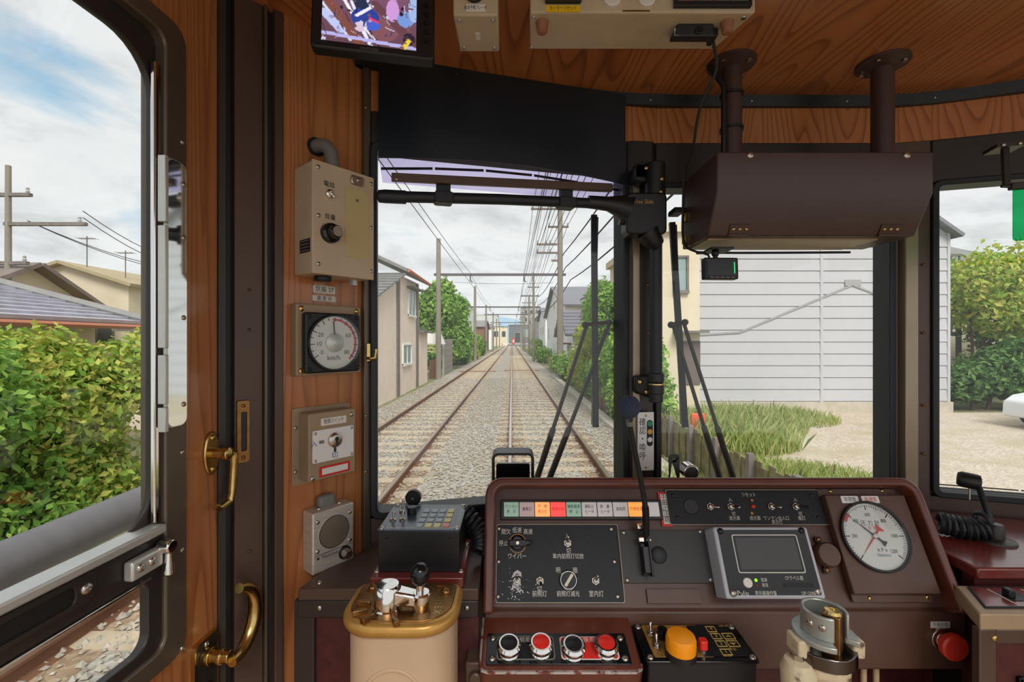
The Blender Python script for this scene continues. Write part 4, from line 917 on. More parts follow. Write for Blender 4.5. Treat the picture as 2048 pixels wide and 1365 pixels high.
for s, px, py in (('前扉',1050,1285),('開',1017,1317),('閉',1084,1317),('後扉',1178,1285),('開',1152,1317),('閉',1219,1317)): x, y = qp(px, py); text(pod, s, x, y, .0046, .0085, WINK)
# dark space and pipes below the console
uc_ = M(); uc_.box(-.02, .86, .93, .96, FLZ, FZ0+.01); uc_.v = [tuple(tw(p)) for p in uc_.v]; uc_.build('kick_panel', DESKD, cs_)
for px in (1727, 1752): x = LX(px, .90); pp = M().cyl((x,.90,FLZ), .0055, FZ0-FLZ+.01, seg=12); pp.v = [tuple(tw(p)) for p in pp.v]; pp.build('air_pipe', CREAM, cs_)

# black box with the orange button
FL = Fr((0, .85, CZ-.5287), (1,0,0), (0,1,.045)); ql = FL.uv
a = (ql(1264,1250)[0]+ql(1293,1324)[0])/2; c = (ql(1467,1250)[0]+ql(1521,1322)[0])/2; d = ql(1365,1249)[1]; b = ql(1400,1324)[1]
lc = thing('ticket_control_box', 'black box with gold panel and big orange button beside the red buttons', 'control box', FL)
M().rr(a+.004, c-.004, b+.003, d-.002, -.40, -.004, .004).build('case', BLACK, lc, .002)
M().rr(a, c, b, d, -.005, 0, .006).build('top_plate', BLACKG, lc, .0015)
M().rr(a+.016, a+(c-a)*.62, b+.010, d-.004, 0, .0008, .003).build('gold_field', GOLD, lc); M().rr(a+(c-a)*.46, a+(c-a)*.64, b+.009, b+.030, .0008, .0012, .001).build('black_notch', BLACKG, lc) if False else None
M().rr(a+(c-a)*.52, c-.016, b+.010, d-.006, .0008, .0014, .003).build('dark_field', PANEL, lc)
for xx in (a+.009, c-.009):
    for yy in (b+.009, d-.009): screw(lc, xx, yy, 0, .0058, STEEL)
x, y = ql(1362, 1272, .036)
M().lathe([(.0255,0),(.0255,.011)], (x,y,.001), seg=30).build('orange_button_base', BLACK, lc); M().lathe([(.0245,.011),(.0248,.030),(.0225,.0355),(.011,.0375),(1e-6,.038)], (x,y,.001), seg=30).build('orange_button', ORANGE, lc)
u, v = ql(1403, 1285, .015); M().cyl((u,v-.006,0), .007, .008, seg=14).build('red_button_base', STEEL, lc); M().rr(u-.007,u+.007,v-.013,v+.001,.008,.024,.004).build('red_button', RED, lc, .0015)
u, v = ql(1323, 1258, .015); M().lathe([(.009,0),(.0085,.018),(1e-6,.0185)], (u,v-.004,0), seg=16).build('black_knob', BLACKG, lc)
for px, py in ((1302, 1270), (1314, 1295)): toggle(px, py, .001, .05, .5, lc, s=1.0, fr=FL)
for s, px, py in (('4',1422,1261),('3',1432,1275),('2',1442,1290),('1',1452,1307)):
    u, v = ql(px, py); k_ = M().band(rrect(u-.0085,u+.0085,v-.0075,v+.0075,.001), rrect(u-.0072,u+.0072,v-.0062,v+.0062,.001), .0014, .0022).build('key_frame', GINK, lc); text(lc, s, u, v, .0022, .009, GINK)
for s, px, py in ((1,1457,1275),(-1,1466,1290)):
    u, v = ql(px, py); M().band(rrect(u-.010,u+.010,v-.0078,v+.0078,.001), rrect(u-.0086,u+.0086,v-.0064,v+.0064,.001), .0014, .0022).build('key_frame', GINK, lc)
    M().poly([(u-.005,v-s*.0025),(u,v+s*.0035),(u+.005,v-s*.0025),(u+.005,v-s*.0005-s*.0005),(u,v+s*.0008),(u-.005,v-s*.001)], .0014, .0022).build('arrow', GINK, lc)
for s, px, py in (('LECIP',1447,1255),('音量',1329,1271),('ON',1305,1280),('OFF',1310,1285),('切',1318,1305),('入',1316,1310),('マイク',1332,1315),('放送',1364,1315),('停止',1465,1302),('次停',1455,1315)): u, v = ql(px, py); text(lc, s, u, v, .0024, .0058, GINK if px > 1400 else INK)

# gooseneck microphone
gm = thing('gooseneck_microphone', 'gooseneck microphone with a dark blue foam ball above the console', 'microphone', WORLD)
pts = smooth_path([P(1292,1090,.895), P(1292,1060,.885), P(1291,1020,.87), P(1284,975,.855), P(1272,915,.83), P(1262,865,.81), P(1259,842,.80)], 8)
M().tube(pts, .0052, 10).build('gooseneck', RUBBER, gm); M().tube(pts[2:18], .0068, 12).build('collar', BLACK, gm); M().tube(pts[-5:], .0062, 10).build('neck_tip', GREYP, gm)
M().sph(P(1259,814,.795), .0188, (1,1,1.08), 24, 16).build('foam_ball', FOAM, gm)

# black hood on the console top, bracket tab, chrome plug
hdz = P(1026, 955, .995)
bh = thing('black_hood', 'small black rounded hood standing on the console top edge', 'hood', FRONT(V((hdz.x, .995, ptop.z-.022))))
zb0 = 0; HH = P(0,905,.995).z-ptop.z+.022; HW = .046
M().band(upath(-HW, HW, 0, HH, .014), upath(-HW+.005, HW-.005, 0, HH-.005, .010), -.045, .01, closed=False).build('hood_shell', BLACK, bh, .002)
M().rr(-HW+.008, HW-.008, 0, HH*.55, -.04, -.03, .006).build('inner_box', BLACKG, bh); M().box(-HW, HW, 0, .004, -.045, .012).build('hood_base', BLACK, bh)
p = P(1350, 955, .985); bt = thing('bracket_tab', 'black upright tab with a hole on the console top edge', 'bracket', FRONT(V((p.x,.985,ptop.z))))
M().band(upath(-.0135,.0095,-.02,.050,.0095), [(0.0+.0045*math.cos(a)-.002, .036+.0045*math.sin(a)) for a in [math.radians(180+0-360*k/(len(upath(0,1,0,1,.1))-1)) for k in range(len(upath(0,1,0,1,.1)))]], -.0015, .0015, closed=False).build('tab', BLACK, bt)
p = P(1382, 945, .985); cp = thing('chrome_plug', 'round chrome-ringed plug behind the console top edge', 'plug', FRONT(V((p.x,.985,ptop.z))))
M().cyl((0,.010,-.03), .0165, .034, seg=24).build('ring', CHROME, cp, .002); M().cyl((0,.010,.004), .013, .001).build('plug_face', DARK, cp)

# ------------------------------------------------------------------ left desk
DZ = CZ-.44
dk = thing('metal_desk', 'dark brown metal desk with maroon front below the intercom speaker', 'desk', UP((-.38, .807, FLZ)))
Ht = DZ-FLZ
M().poly([(0,0),(.32,0),(.32,.22),(.08,.17),(.02,.07)], Ht-.022, Ht).build('desk_top', BROWN, dk, .002)
M().box(.012,.32,.006,.02,0,Ht-.02).build('front_panel', DESKD, dk)
M().box(-.006,.03,-.002,.012,0,Ht-.02).build('corner_post', DARK, dk, .002); M().box(.0,.32,-.003,.008,Ht-.05,Ht-.02).build('front_rail', DARK, dk, .002); M().box(.245,.262,-.003,.01,0,Ht-.02).build('front_post', DARK, dk)
for xx in (.04,.30): screw(dk, xx, -.003, Ht-.032, .005, STEEL, (math.pi/2,0,0))
for xx in (.03,): screw(dk, xx, .02, Ht, .005)
M().box(.30,.34,-.03,.01,Ht-.16,Ht-.11).cyl((.318,-.03,Ht-.135), .012, .008, (0,-1,0), 14).build('side_bracket', BROWN, dk, .003)
# key box on maroon base
kbx = thing('destination_setter', 'black box with switches and a keypad on its blue-grey top', 'control box', UP((-.1685, .893, DZ)))
zt2 = CZ-.3445-DZ
M().rr(-.086,.082,-.083,.075,0,.018,.004).build('base_plate', DESK, kbx, .002)
for xx in (-.079,.075):
    for yy in (-.06,.05): screw(kbx, xx, yy, .018, .0055)
M().box(-.076,.072,-.063,.064,.018,zt2-.003).build('case', BLACK, kbx, .0015)
topm = material('blue_black_top', S(58,72,88), .22)
M().rr(-.0775,.0735,-.064,.065,zt2-.003,zt2,.003).build('top_plate', topm, kbx, .0008)
M().band(rrect(-.062,.066,-.056,.058,.004), rrect(-.0612,.0652,-.0552,.0572,.004), zt2, zt2+.0005).build('white_line', WINK, kbx)
for xx in (-.071,.067):
    for yy in (-.057,.058): screw(kbx, xx, yy, zt2, .005)
KY = [material('key_'+n, c, .35) for n, c in (('grey', S(150,160,166)), ('yellow', S(206,196,120)), ('red', S(206,120,100)))]
for r in range(4):
    for c_ in range(4):
        m_ = KY[1] if c_ == 3 or (r == 0 and c_ in (1,2)) else KY[0]
        if r == 0 and c_ == 3: m_ = KY[2]
        shared(('key', m_.name), lambda: M().rr(-.0058,.0058,-.0085,.0085,0,.0016,.002), 'key', m_, kbx, (-.004+c_*.0165, -.044+r*.024, zt2))
for xx, yy, hh_ in ((-.052,.022,.024), (-.060,-.02,.016), (-.042,-.018,.018)):
    M().lathe([(.0062,0),(.0062,.002),(.004,.004)], (xx,yy,zt2), seg=12).tube([(xx,yy,zt2+.003),(xx+.001,yy+.003,zt2+hh_)], [.0018,.003], 8).build('toggle_switch', STEEL, kbx)
M().lathe([(.0095,0),(.009,.014),(1e-6,.0145)], (-.031,.014,zt2), seg=18).build('black_knob', BLACK, kbx)
for xx in (-.06,.055): screw(kbx, xx, -.0632, zt2-.014, .0028, BLACK, (math.pi/2,0,0))
# small disc microphone behind
dm = thing('disc_microphone', 'small black disc on a stalk behind the keypad box', 'microphone', FRONT(P(827, 1012, .975)))
M().lathe([(.015,0),(.0165,.003),(.0165,.014),(.014,.017),(1e-6,.017)], (0,.018,-.008), seg=26).build('disc', BLACK, dm); M().cyl((0,.018,.009), .0022, .001).build('pin', STEEL, dm)
M().bar((0,.006,0),(0,-.10,.0),.005).build('stalk', BLACK, dm)
def coil(path, R, r, turns, n=None, seg=6):
    sp_ = smooth_path(path, 10); n = int(turns*12); L = len(sp_)-1; out = []
    for i in range(n+1):
        s = i/n*L; k = min(int(s), L-1); p = sp_[k]+(sp_[k+1]-sp_[k])*(s-k); t_ = (sp_[min(k+1,L)]-sp_[max(k-1,0)]).normalized(); x, y, _ = basis(t_)
        a = 2*math.pi*turns*i/n; out.append(p+x*R*math.cos(a)+y*R*math.sin(a))
    return M().tube(out, r, seg)
o = coil([P(930,1022,.945), P(945,1042,.935), P(958,1065,.925), P(962,1088,.91), P(958,1104,.90)], .013, .0052, 10).build('coiled_cable', RUBBER); tag(o, 'thick black coiled cable between the keypad box and the console', 'cable')

# ------------------------------------------------------------------ master controller
mcz = CZ-.418
mc = thing('master_controller', 'cream master controller with a gold rim and chrome crank handle', 'controller', UP((-.174, .728, FLZ)))
Hm = mcz-FLZ
def dshape(w_, y0, y1, rf, rb, seg=7):
    o = []
    for cx_, cy_, r, a0 in ((w_-rb,y1-rb,rb,0),(-w_+rb,y1-rb,rb,90),(-w_+rf,y0+rf,rf,180),(w_-rf,y0+rf,rf,270)):
        for k in range(seg+1): a = math.radians(a0+90*k/seg); o.append((cx_+r*math.cos(a), cy_+r*math.sin(a)))
    return o
M().poly(dshape(.082,-.052,.058,.052,.016), 0, Hm-.012).build('pedestal', CREAM, mc)
M().poly(dshape(.091,-.062,.064,.058,.02), Hm-.022, Hm-.001).build('rim', GOLD, mc, .009, seg=4)
M().poly(dshape(.080,-.050,.056,.048,.014), Hm-.004, Hm+.0008).build('top_plate', BRONZE, mc, .001)
hx, hy = -.194+.174, .7097-.728; bx2, by2 = -.1406+.174, .706-.728
M().lathe([(.0225,0),(.0225,.004),(.0205,.006),(.0205,.034),(.017,.039),(1e-6,.040)], (hx,hy,Hm), seg=28).build('hub', CHROME, mc)
M().hexa([(hx,hy-.014,Hm+.012),(bx2,by2-.011,Hm+.008),(bx2,by2+.011,Hm+.008),(hx,hy+.014,Hm+.012)], [(hx,hy-.014,Hm+.036),(bx2,by2-.011,Hm+.026),(bx2,by2+.011,Hm+.026),(hx,hy+.014,Hm+.036)]).build('crank', CHROME, mc, .004)
M().lathe([(.010,-.018),(.0145,-.004),(.0145,.014),(.012,.017),(1e-6,.017)], (bx2,by2,Hm+.012), seg=20).build('crank_end', CHROME, mc)
M().cyl((bx2-.002,by2,Hm+.028), .006, .02).build('stem', CHROME, mc); M().sph((bx2-.002,by2,Hm+.056), .0155, (1,1,1.12), 24, 16).build('ball_knob', BLACKG, mc)
for a, r in ((165,.040),(200,.040),(235,.036),(300,.040)):
    x, y = hx+r*math.cos(math.radians(a)), hy+r*math.sin(math.radians(a))
    o = M().hexa([(-.012,-.005,0),(.010,-.003,0),(.010,.003,0),(-.012,.005,0)], [(-.012,-.004,.008),(.010,-.002,.007),(.010,.002,.007),(-.012,.004,.008)]).build('notch_marker', BRONZE, mc, .001); o.location = (x,y,Hm); o.rotation_euler = (0,0,math.radians(a+180))
for i in range(6): text(mc, 'EXIMEX'[i], .058, .034-i*.0125, Hm+.0012, .013, BRASS, rot=-math.pi/2, name='raised_letter')
M().band(rrect(.044,.066,.036,.048,.002), rrect(.046,.064,.038,.046,.001), Hm, Hm+.0025).build('raised_frame', BRONZE, mc)
for x, y in ((-.060,.040),(.064,.028)): M().cyl((x,y,Hm), .012, .002).build('boss', BRONZE, mc); screw(mc, x, y, Hm+.002, .0085, BRONZE)
em = FRONT(V((-.012,-.0525,Hm-.13))); 
o = M().band(circ(0,0,.046,seg=32), circ(0,0,.041,seg=32), -.004, .003).build('emblem_ring', CREAM, mc, .001); o.location = (-.004,-.051,Hm-.115); o.rotation_euler = (math.pi/2,0,0)
o = M().rr(-.022,.022,.004,.014,-.004,.003,.003).rr(-.026,.026,-.012,-.002,-.004,.003,.003).build('emblem_relief', CREAM, mc, .001); o.location = (-.004,-.051,Hm-.115); o.rotation_euler = (math.pi/2,0,0)

# ------------------------------------------------------------------ brake valve
bvx, bvy = (1648-CX)/F*.68, .68
bv = thing('brake_valve', 'grey metal brake valve with a horseshoe cup on a worn cream column', 'brake valve', UP((bvx, bvy, FLZ)))
Z = lambda py, d_=.68: CZ-(py-CY)/F*d_-FLZ
WORN = material('worn_cream', S(200,184,152), .5, col2=S(96,78,60), vs=26, c2=(.60,.68), bump=.2, bs=150)
GREYM = material('grey_casting', S(168,172,166), .36, .55, var=.12, vs=40)
M().lathe([(.030,0),(.030,Z(1365)-.02),(.033,Z(1360)),(.033,Z(1335)),(.030,Z(1318))], seg=26).build('column', WORN, bv)
M().lathe([(.028,Z(1345)),(.036,Z(1335)),(.036,Z(1300)),(.028,Z(1295))], (-.002,.0,0), seg=8).build('column_head', WORN, bv, .003)
M().lathe([(.022,0),(.024,.03),(.018,.045),(1e-6,.05)], (-.045,-.010,Z(1345)-.02), seg=14).build('side_boss', WORN, bv); shared('bolt2', lambda: M().cyl((0,0,0),1,.7,(0,0,1),6), 'bolt', STEEL, bv, (-.045,-.010,Z(1345)+.028), (0,0,0), (.010,)*3)
M().poly([(.043*math.cos(math.radians(a))*(1.0 if a % 60 else .92), .038*math.sin(math.radians(a))) for a in range(0,360,20)], Z(1316), Z(1288)).build('notched_collar', DCHROME, bv, .002)
M().band(circ(0,0,.043,seg=30,a0=-40,a1=258), circ(0,0,.025,seg=30,a0=-40,a1=258), Z(1274), Z(1262), closed=False).build('collar_plate', GREYM, bv, .002)
for sx in (-1,1): M().box(sx*.040-.009, sx*.040+.009, -.018, .014, Z(1304), Z(1270)).build('lug', WORN, bv, .003)
# horseshoe cup with open front-right
A0, A1 = -42, 262
cz0, cz1 = Z(1264), Z(1192)-.018
ou = circ(0,0,.0305,seg=30,a0=A0,a1=A1); inn = circ(0,0,.0255,seg=30,a0=A0,a1=A1)
M().band(ou, inn, cz0, cz1, closed=False).build('horseshoe_cup', GREYM, bv, .0025)
M().cyl((0.004,-.012,cz0-.03), .0165, .066, seg=4).build('square_shaft', BRONZE, bv, .002); M().lathe([(.012,0),(.010,.004),(.004,.005),(.003,.002),(1e-6,.002)], (0.004,-.012,cz0+.036), seg=16).build('shaft_end', BRASS, bv)
for a in (200, 232): r = .0300; screw(bv, r*math.cos(math.radians(a)), r*math.sin(math.radians(a)), cz0+.02, .005, STEEL, (math.pi/2,0,math.radians(a+90)))

# ------------------------------------------------------------------ right desk
rd = thing('maroon_desk', 'glossy maroon desk top below the right-hand window', 'desk', UP((.86, .84, FLZ)))
RZ = CZ-.42-FLZ
M().poly([(0,0),(.9,0),(.9,.02),(.72,.10),(.19,.28),(.09,.295),(.01,.295)], RZ-.022, RZ).build('desk_top', DESK, rd, .004)
M().box(0,.9,.006,.03,0,RZ-.02).build('front_board', DESKD, rd)
o = M().box(.10,.9,.0,.03,0,.004).build('hinge_plate', PALEM, rd, .001); o.location = (.13,.012,RZ-.001)
lb = thing('switch_cabinet', 'grey-edged cabinet with black slide switches in the lower right corner', 'cabinet', UP((.765, .75, FLZ)))
CZ2 = CZ-.45-FLZ
M().poly([(.018,.0),(.75,.0),(.75,.088),(.10,.088),(.018,.03)] if False else [(.006,.0),(.75,.0),(.75,.088),(.050,.088)], CZ2-.028, CZ2).build('top_frame', TAUPE, lb, .003)
M().poly([(.030,.014),(.70,.014),(.70,.080),(.066,.080)], CZ2, CZ2+.002).build('switch_plate', DESK, lb, .001); 
M().band([(.030,.014),(.70,.014),(.70,.080),(.066,.080)], [(.034,.017),(.69,.017),(.69,.077),(.070,.077)], CZ2, CZ2+.0028).build('plate_edge', INK, lb)
for xx in (.105, .165):
    o = M().box(-.012,.030,-.012,.012,0,.001).build('slot_plate', BLACK, lb); o.location = (xx,.045,CZ2+.002)
    M().box(xx-.006,xx+.006,.040,.054,CZ2+.002,CZ2+.016).build('slide_switch', BLACK, lb, .002)
    M().box(xx-.014,xx-.012,.02,.07,CZ2+.002,CZ2+.003).build('white_line', WINK, lb)
M().box(.008,.75,.004,.012,0,CZ2-.028).build('front_board', DESKD, lb); M().box(.006,.034,.0,.014,0,CZ2-.026).build('corner_post', BROWN, lb, .002); M().box(.034,.75,.0,.014,CZ2-.05,CZ2-.026).build('front_rail', BROWN, lb, .002)
M().box(.070,.75,-.002,.006,CZ2-.115,CZ2-.105).box(.070,.078,-.002,.006,0,CZ2-.105).build('panel_moulding', BLACK, lb, .002); screw(lb, .03, 0, CZ2-.04, .005, BRASS, (math.pi/2,0,0))
# hand microphone with coil at the right
hm = thing('hand_microphone', 'black desk microphone with a coiled cord on the right desk', 'microphone', WORLD)
zz_ = RZ+FLZ
M().lathe([(.010,-.0005),(.0155,.002),(.0165,.008),(.0165,.030),(.013,.036),(1e-6,.037)], P(1962,967,.955)+V((0,0,0)), (-.75,.62,.1), 24).build('head', BLACK, hm); 
M().tube([P(1958,975,.97), P(1966,1000,.975), P(1975,1025,.975), P(1984,1050,.965), P(1988,1062,.955)], .0055, 10).build('stalk', RUBBER, hm); M().bar(P(1939,970,.985), P(1939,1000,.985), .0018).build('clip_wire', STEEL, hm)
bb = P(1990, 1075, .0); bp_ = V(((1990-CX)/F*.955, .955, zz_)); M().lathe([(.034,0),(.033,.004),(.016,.008),(.016,.03),(.012,.036)], bp_, seg=24).build('foot', DARK, hm)
coil([V((.845,.985,zz_+.018)) if False else P(1880,1046,.985), P(1905,1052,.975), P(1940,1058,.965), P(1972,1056,.955)], .019, .0052, 8).build('coiled_cord', RUBBER, hm)
M().tube(smooth_path([P(1972,1060,.955), P(1980,1048,.94), P(1968,1030,.95), P(1950,1028,.965), P(1955,1050,.96), P(1975,1066,.95)], 6), .0045, 8).build('loop_cord', RUBBER, hm)
# ------------------------------------------------------------------ outside: ground and tracks
def gravel(name, c1, c2, c3, scale=26.0, bump=0.6, patch=None):
    m = bpy.data.materials.new(name); m.use_nodes = True; t = m.node_tree; b = t.nodes['Principled BSDF']; b.inputs['Roughness'].default_value = .9; b.inputs['Specular IOR Level'].default_value = .2
    g = nd(t, 'ShaderNodeTexCoord'); v = nd(t, 'ShaderNodeTexVoronoi', Scale=scale); t.links.new(g.outputs['Object'], v.inputs['Vector'])
    n = nd(t, 'ShaderNodeTexNoise', Scale=1.1, Detail=5.0); t.links.new(g.outputs['Object'], n.inputs['Vector'])
    sp = nd(t, 'ShaderNodeSeparateColor'); t.links.new(v.outputs['Color'], sp.inputs[0])
    c = ramp(t, sp.outputs[0], [(0.0, c1), (0.5, c2), (1.0, c3)])
    if patch: c = mixc(t, ramp(t, n.outputs[0], [(.48, (0,0,0,1)), (.66, (1,1,1,1))]), c, patch)
    t.links.new(c, b.inputs['Base Color'])
    bp = nd(t, 'ShaderNodeBump', Strength=bump, Distance=.03); t.links.new(v.outputs['Distance'], bp.inputs['Height']); t.links.new(bp.outputs[0], b.inputs['Normal']); return m
BALL = gravel('ballast', S(146,141,132), S(168,162,152), S(188,181,169), 24, .3, S(166,154,135))
BALLR = gravel('rusty_ballast', S(138,118,98), S(158,136,112), S(174,154,130), 24, .3, S(150,124,98))
LOT = gravel('lot_gravel', S(180,164,146), S(198,184,166), S(212,200,184), 30, .25, S(184,172,146))
EARTH = gravel('verge', S(120,116,92), S(140,136,104), S(160,150,122), 12, .4, S(110,126,66))
sobj('ground', M().box(-160, 160, -6, 420, -.60, -.20), EARTH)
bd = M().poly([(0,0),(1,0),(1,1),(0,1)], 0, 1); bd.v = []; bd.f = []
prof = [(-4.35,-.21),(-3.9,-.14),(2.15,-.14),(2.75,-.21)]
n = len(prof); bd.v = [(x,y,z) for y in (1.3,240) for x,z in prof]; bd.f = [(i,i+1,n+i+1,n+i) for i in range(n-1)]
sobj('ballast_bed', bd, BALL)
for xr in (-3.10,-1.68,-.035,1.43): sobj('rust_stained_ballast', M().poly([(xr-.30,1.3),(xr+.30,1.3),(xr+.30,240),(xr-.30,240)], -.142, -.136), BALLR)
RUST = material('rusty_steel', S(122,84,62), .7, .2, var=.25, vs=3, stretch=(1,.3,1))
RHEAD = material('rail_head', S(206,196,188), .3, .9)
CONC = material('concrete', S(190,182,166), .8, var=.12, vs=5, bump=.3, bs=40)
POLEC = material('pole_concrete', S(142,134,121), .8, var=.14, vs=3, stretch=(1,1,.2))
SLP = material('sleeper_concrete', S(184,168,144), .85, var=.16, vs=6)
def track(label, xa, xb, ny):
    t = thing('railway_track', label, 'track', UP((0,0,-.15)), 'running lines')
    for x in (xa, xb):
        r = M()
        pr = [(-.07,0),(.07,0),(.07,.014),(.012,.034),(.012,.11),(.036,.12),(.036,.142),(-.036,.142),(-.036,.12),(-.012,.11),(-.012,.034),(-.07,.014)]
        k = len(pr); r.v = [(x+a,y,z) for y in (1.35,186) for a,z in pr]; r.f = [(i,(i+1)%k,k+(i+1)%k,k+i) for i in range(k)]+[tuple(range(k)), tuple(range(2*k-1,k-1,-1))]
        ro = r.build('rail', RUST, t, smooth=False); M().box(x-.026, x+.026, 1.35, 186, .142, .150).build('rail_head', RHEAD, ro)
    xc = (xa+xb)/2
    for i in range(ny):
        shared('sleeper', lambda: M().hexa([(-1.05,-.12,-.06),(1.05,-.12,-.06),(1.05,.12,-.06),(-1.05,.12,-.06)], [(-1.03,-.085,.028),(1.03,-.085,.028),(1.03,.085,.028),(-1.03,.085,.028)]), 'sleeper', SLP, t, (xc+random.uniform(-.03,.03), 2.0+i*.62, random.uniform(-.004,.004)))
    return t
random.seed(11)
tr1 = track('near railway track running straight ahead under the tram', -.035, 1.43, 105)
tr2 = track('second railway track running alongside on the left', -3.10, -1.68, 105)
for t_, xc, y in ((tr1, .70, 32.5), (tr2, -2.39, 31.5)): M().box(xc-1.25, xc+1.25, y, y+.35, .02, .06).build('crossing_plate', material('plate_rust%d' % y, S(160,110,88), .8, var=.2, vs=4), t_)
# loose ballast stones, uncountable
rng = np.random.default_rng(5)
def stones(name, n, x0, x1, y0, y1, z, s0, s1, mat, label, power=1.0):
    base = np.array([(1,0,0),(-1,0,0),(0,1,0),(0,-1,0),(0,0,.8),(0,0,-.8)]); tri = np.array([(0,2,4),(2,1,4),(1,3,4),(3,0,4),(2,0,5),(1,2,5),(3,1,5),(0,3,5)])
    ys = y0+(y1-y0)*rng.random(n)**power; c = np.stack([rng.uniform(x0,x1,n), ys, np.full(n,z)], 1); s = rng.uniform(s0,s1,(n,1,1))
    j = base[None]*s*rng.uniform(.6,1.3,(n,6,3)); a = rng.random(n)*6.28; ca, sa_ = np.cos(a)[:,None], np.sin(a)[:,None]
    x = j[...,0]*ca-j[...,1]*sa_; y = j[...,0]*sa_+j[...,1]*ca; j = np.stack([x,y,j[...,2]],-1)
    vs = (c[:,None,:]+j).reshape(-1,3); fs = (tri[None]+6*np.arange(n)[:,None,None]).reshape(-1,3)
    me = bpy.data.meshes.new(name); me.from_pydata(vs.tolist(), [], fs.tolist()); o = link(name, me, mat, smooth=False); return tag(o, label, 'ballast', kind='stuff')
STN = leafmat('stone_mix', [S(142,137,128), S(158,151,140), S(172,165,153), S(182,172,156), S(152,140,122), S(190,184,174)], 0.0)
stones('ballast_stones', 26000, -4.1, 2.4, 2.2, 26, -.125, .015, .034, STN, 'loose grey-beige ballast stones between and beside the rails', 1.3)
sobj('car_park_ground', M().box(3.6, 40, 4.0, 13.5, -.2, -.12), LOT)

# ------------------------------------------------------------------ foliage helper
def foliage(name, blobs, n, size, mat, parent, seed=0, shell=.45, flat=1.0):
    rg = np.random.default_rng(seed+17); w_ = np.array([b[3]*b[4]*b[5] for b in blobs])**.7; w_ = w_/w_.sum()
    k = rg.choice(len(blobs), n, p=w_); B = np.array(blobs)[k]
    d = rg.normal(size=(n,3)); d /= np.linalg.norm(d,axis=1,keepdims=True); r = (shell+(1-shell)*rg.random(n)**.6)[:,None]
    r *= 1+.22*np.sin(d[:,:1]*7+B[:,:1]*3)*np.cos(d[:,1:2]*6+B[:,1:2]*2)+rg.normal(0,.05,(n,1))
    c = B[:,:3]+d*r*B[:,3:6]
    nrm = d*.6+rg.normal(size=(n,3))*.6+np.array([0,0,.35]); nrm /= np.linalg.norm(nrm,axis=1,keepdims=True)
    t1 = np.cross(nrm, rg.normal(size=(n,3))); t1 /= np.linalg.norm(t1,axis=1,keepdims=True); t2 = np.cross(nrm,t1)
    s = size*rg.uniform(.55,1.35,(n,1)); a, b_ = t1*s, t2*s*.55
    vs = np.stack([c-a, c-a*.1+b_+nrm*s*.12, c+a, c-a*.1-b_+nrm*s*.12],1).reshape(-1,3)
    me = bpy.data.meshes.new(name); me.from_pydata(vs.tolist(), [], (np.arange(n)[:,None]*4+np.arange(4)).tolist())
    o = link(name, me, mat, parent, smooth=False); o['kind'] = 'stuff'; return o
LG = leafmat('leaf_green', [S(88,130,56), S(116,160,68), S(142,184,82), S(170,204,100), S(128,168,72), S(188,208,108)])
LD = leafmat('leaf_dark', [S(66,100,54), S(88,126,66), S(112,150,80), S(140,172,96)])
LY = leafmat('leaf_yellow', [S(120,158,64), S(156,186,78), S(188,202,94), S(212,202,108), S(146,178,76), S(204,190,96)])
LGR = leafmat('grass_leaf', [S(132,154,84), S(160,176,100), S(184,192,122), S(200,194,140)])
BARK = material('bark', S(98,80,62), .9, var=.25, vs=8)
def bush(nm, label, base, blobs, n, size, mat, group=None, seed=0, stems=3, h=None, cat='shrub'):
    t = thing(nm, label, cat, UP(base), group); foliage('foliage', blobs, n, size, mat, t, seed)
    random.seed(seed)
    for k in range(stems):
        b = blobs[k % len(blobs)]; x = b[0]*.4+random.uniform(-.2,.2); y = b[1]*.4+random.uniform(-.2,.2)
        M().tube([(x,y,-.1), (x+(b[0]-x)*.3,y+(b[1]-y)*.3,b[2]*.5), (b[0],b[1],b[2]+b[5]*.3)], [.06,.045,.015], 6).build('stem', BARK, t)
    return t
def grass(name, n, rx, ry, h, mat, parent, seed=0, w=.012):
    rg = np.random.default_rng(seed); a = rg.random(n)*6.283; r = rg.random(n)**.5; x = rx*r*np.cos(a); y = ry*r*np.sin(a)
    hh = h*rg.uniform(.35,1.1,n)*(1-.5*r); l = rg.normal(0,.25,(n,2))*hh[:,None]; b = rg.random(n)*6.283; dx, dy = w*np.cos(b), w*np.sin(b); z = np.zeros(n)
    P0 = np.stack([x-dx,y-dy,z],1); P1 = np.stack([x+dx,y+dy,z],1); P2 = np.stack([x+dx*.7+l[:,0]*.4,y+dy*.7+l[:,1]*.4,hh*.6],1); P3 = np.stack([x+l[:,0],y+l[:,1],hh],1)
    vs = np.stack([P0,P1,P2,P3],1).reshape(-1,3); me = bpy.data.meshes.new(name); me.from_pydata(vs.tolist(), [], (np.arange(n)[:,None]*4+np.arange(4)).tolist())
    o = link(name, me, mat, parent, smooth=False); o['kind'] = 'stuff'; return o

# left hedge beside the side window
GZ = -.2
for i, (y, h_, lab) in enumerate(((2.6,1.95,'bright green hedge bush nearest outside the side window'), (4.0,2.1,'leafy green hedge bush in the middle of the side window view'), (5.6,2.15,'tall green hedge bush under the tiled roof eave'), (7.6,2.2,'farther green hedge bush at the right end of the side view'))):
    bl_ = [(random.uniform(-.3,.3), random.uniform(-.7,.7), z, .62, .75, .45) for z in np.linspace(.35, h_-.25, 6)]+[(random.uniform(-.2,.5), random.uniform(-.8,.8), h_-.3, .4, .45, .45) for _ in range(3)]
    bush('hedge_bush', lab, (-5.2,y,GZ), bl_, 17000, .05, LG if i % 2 else LY, 'hedge along the left side', seed=20+i, stems=3)
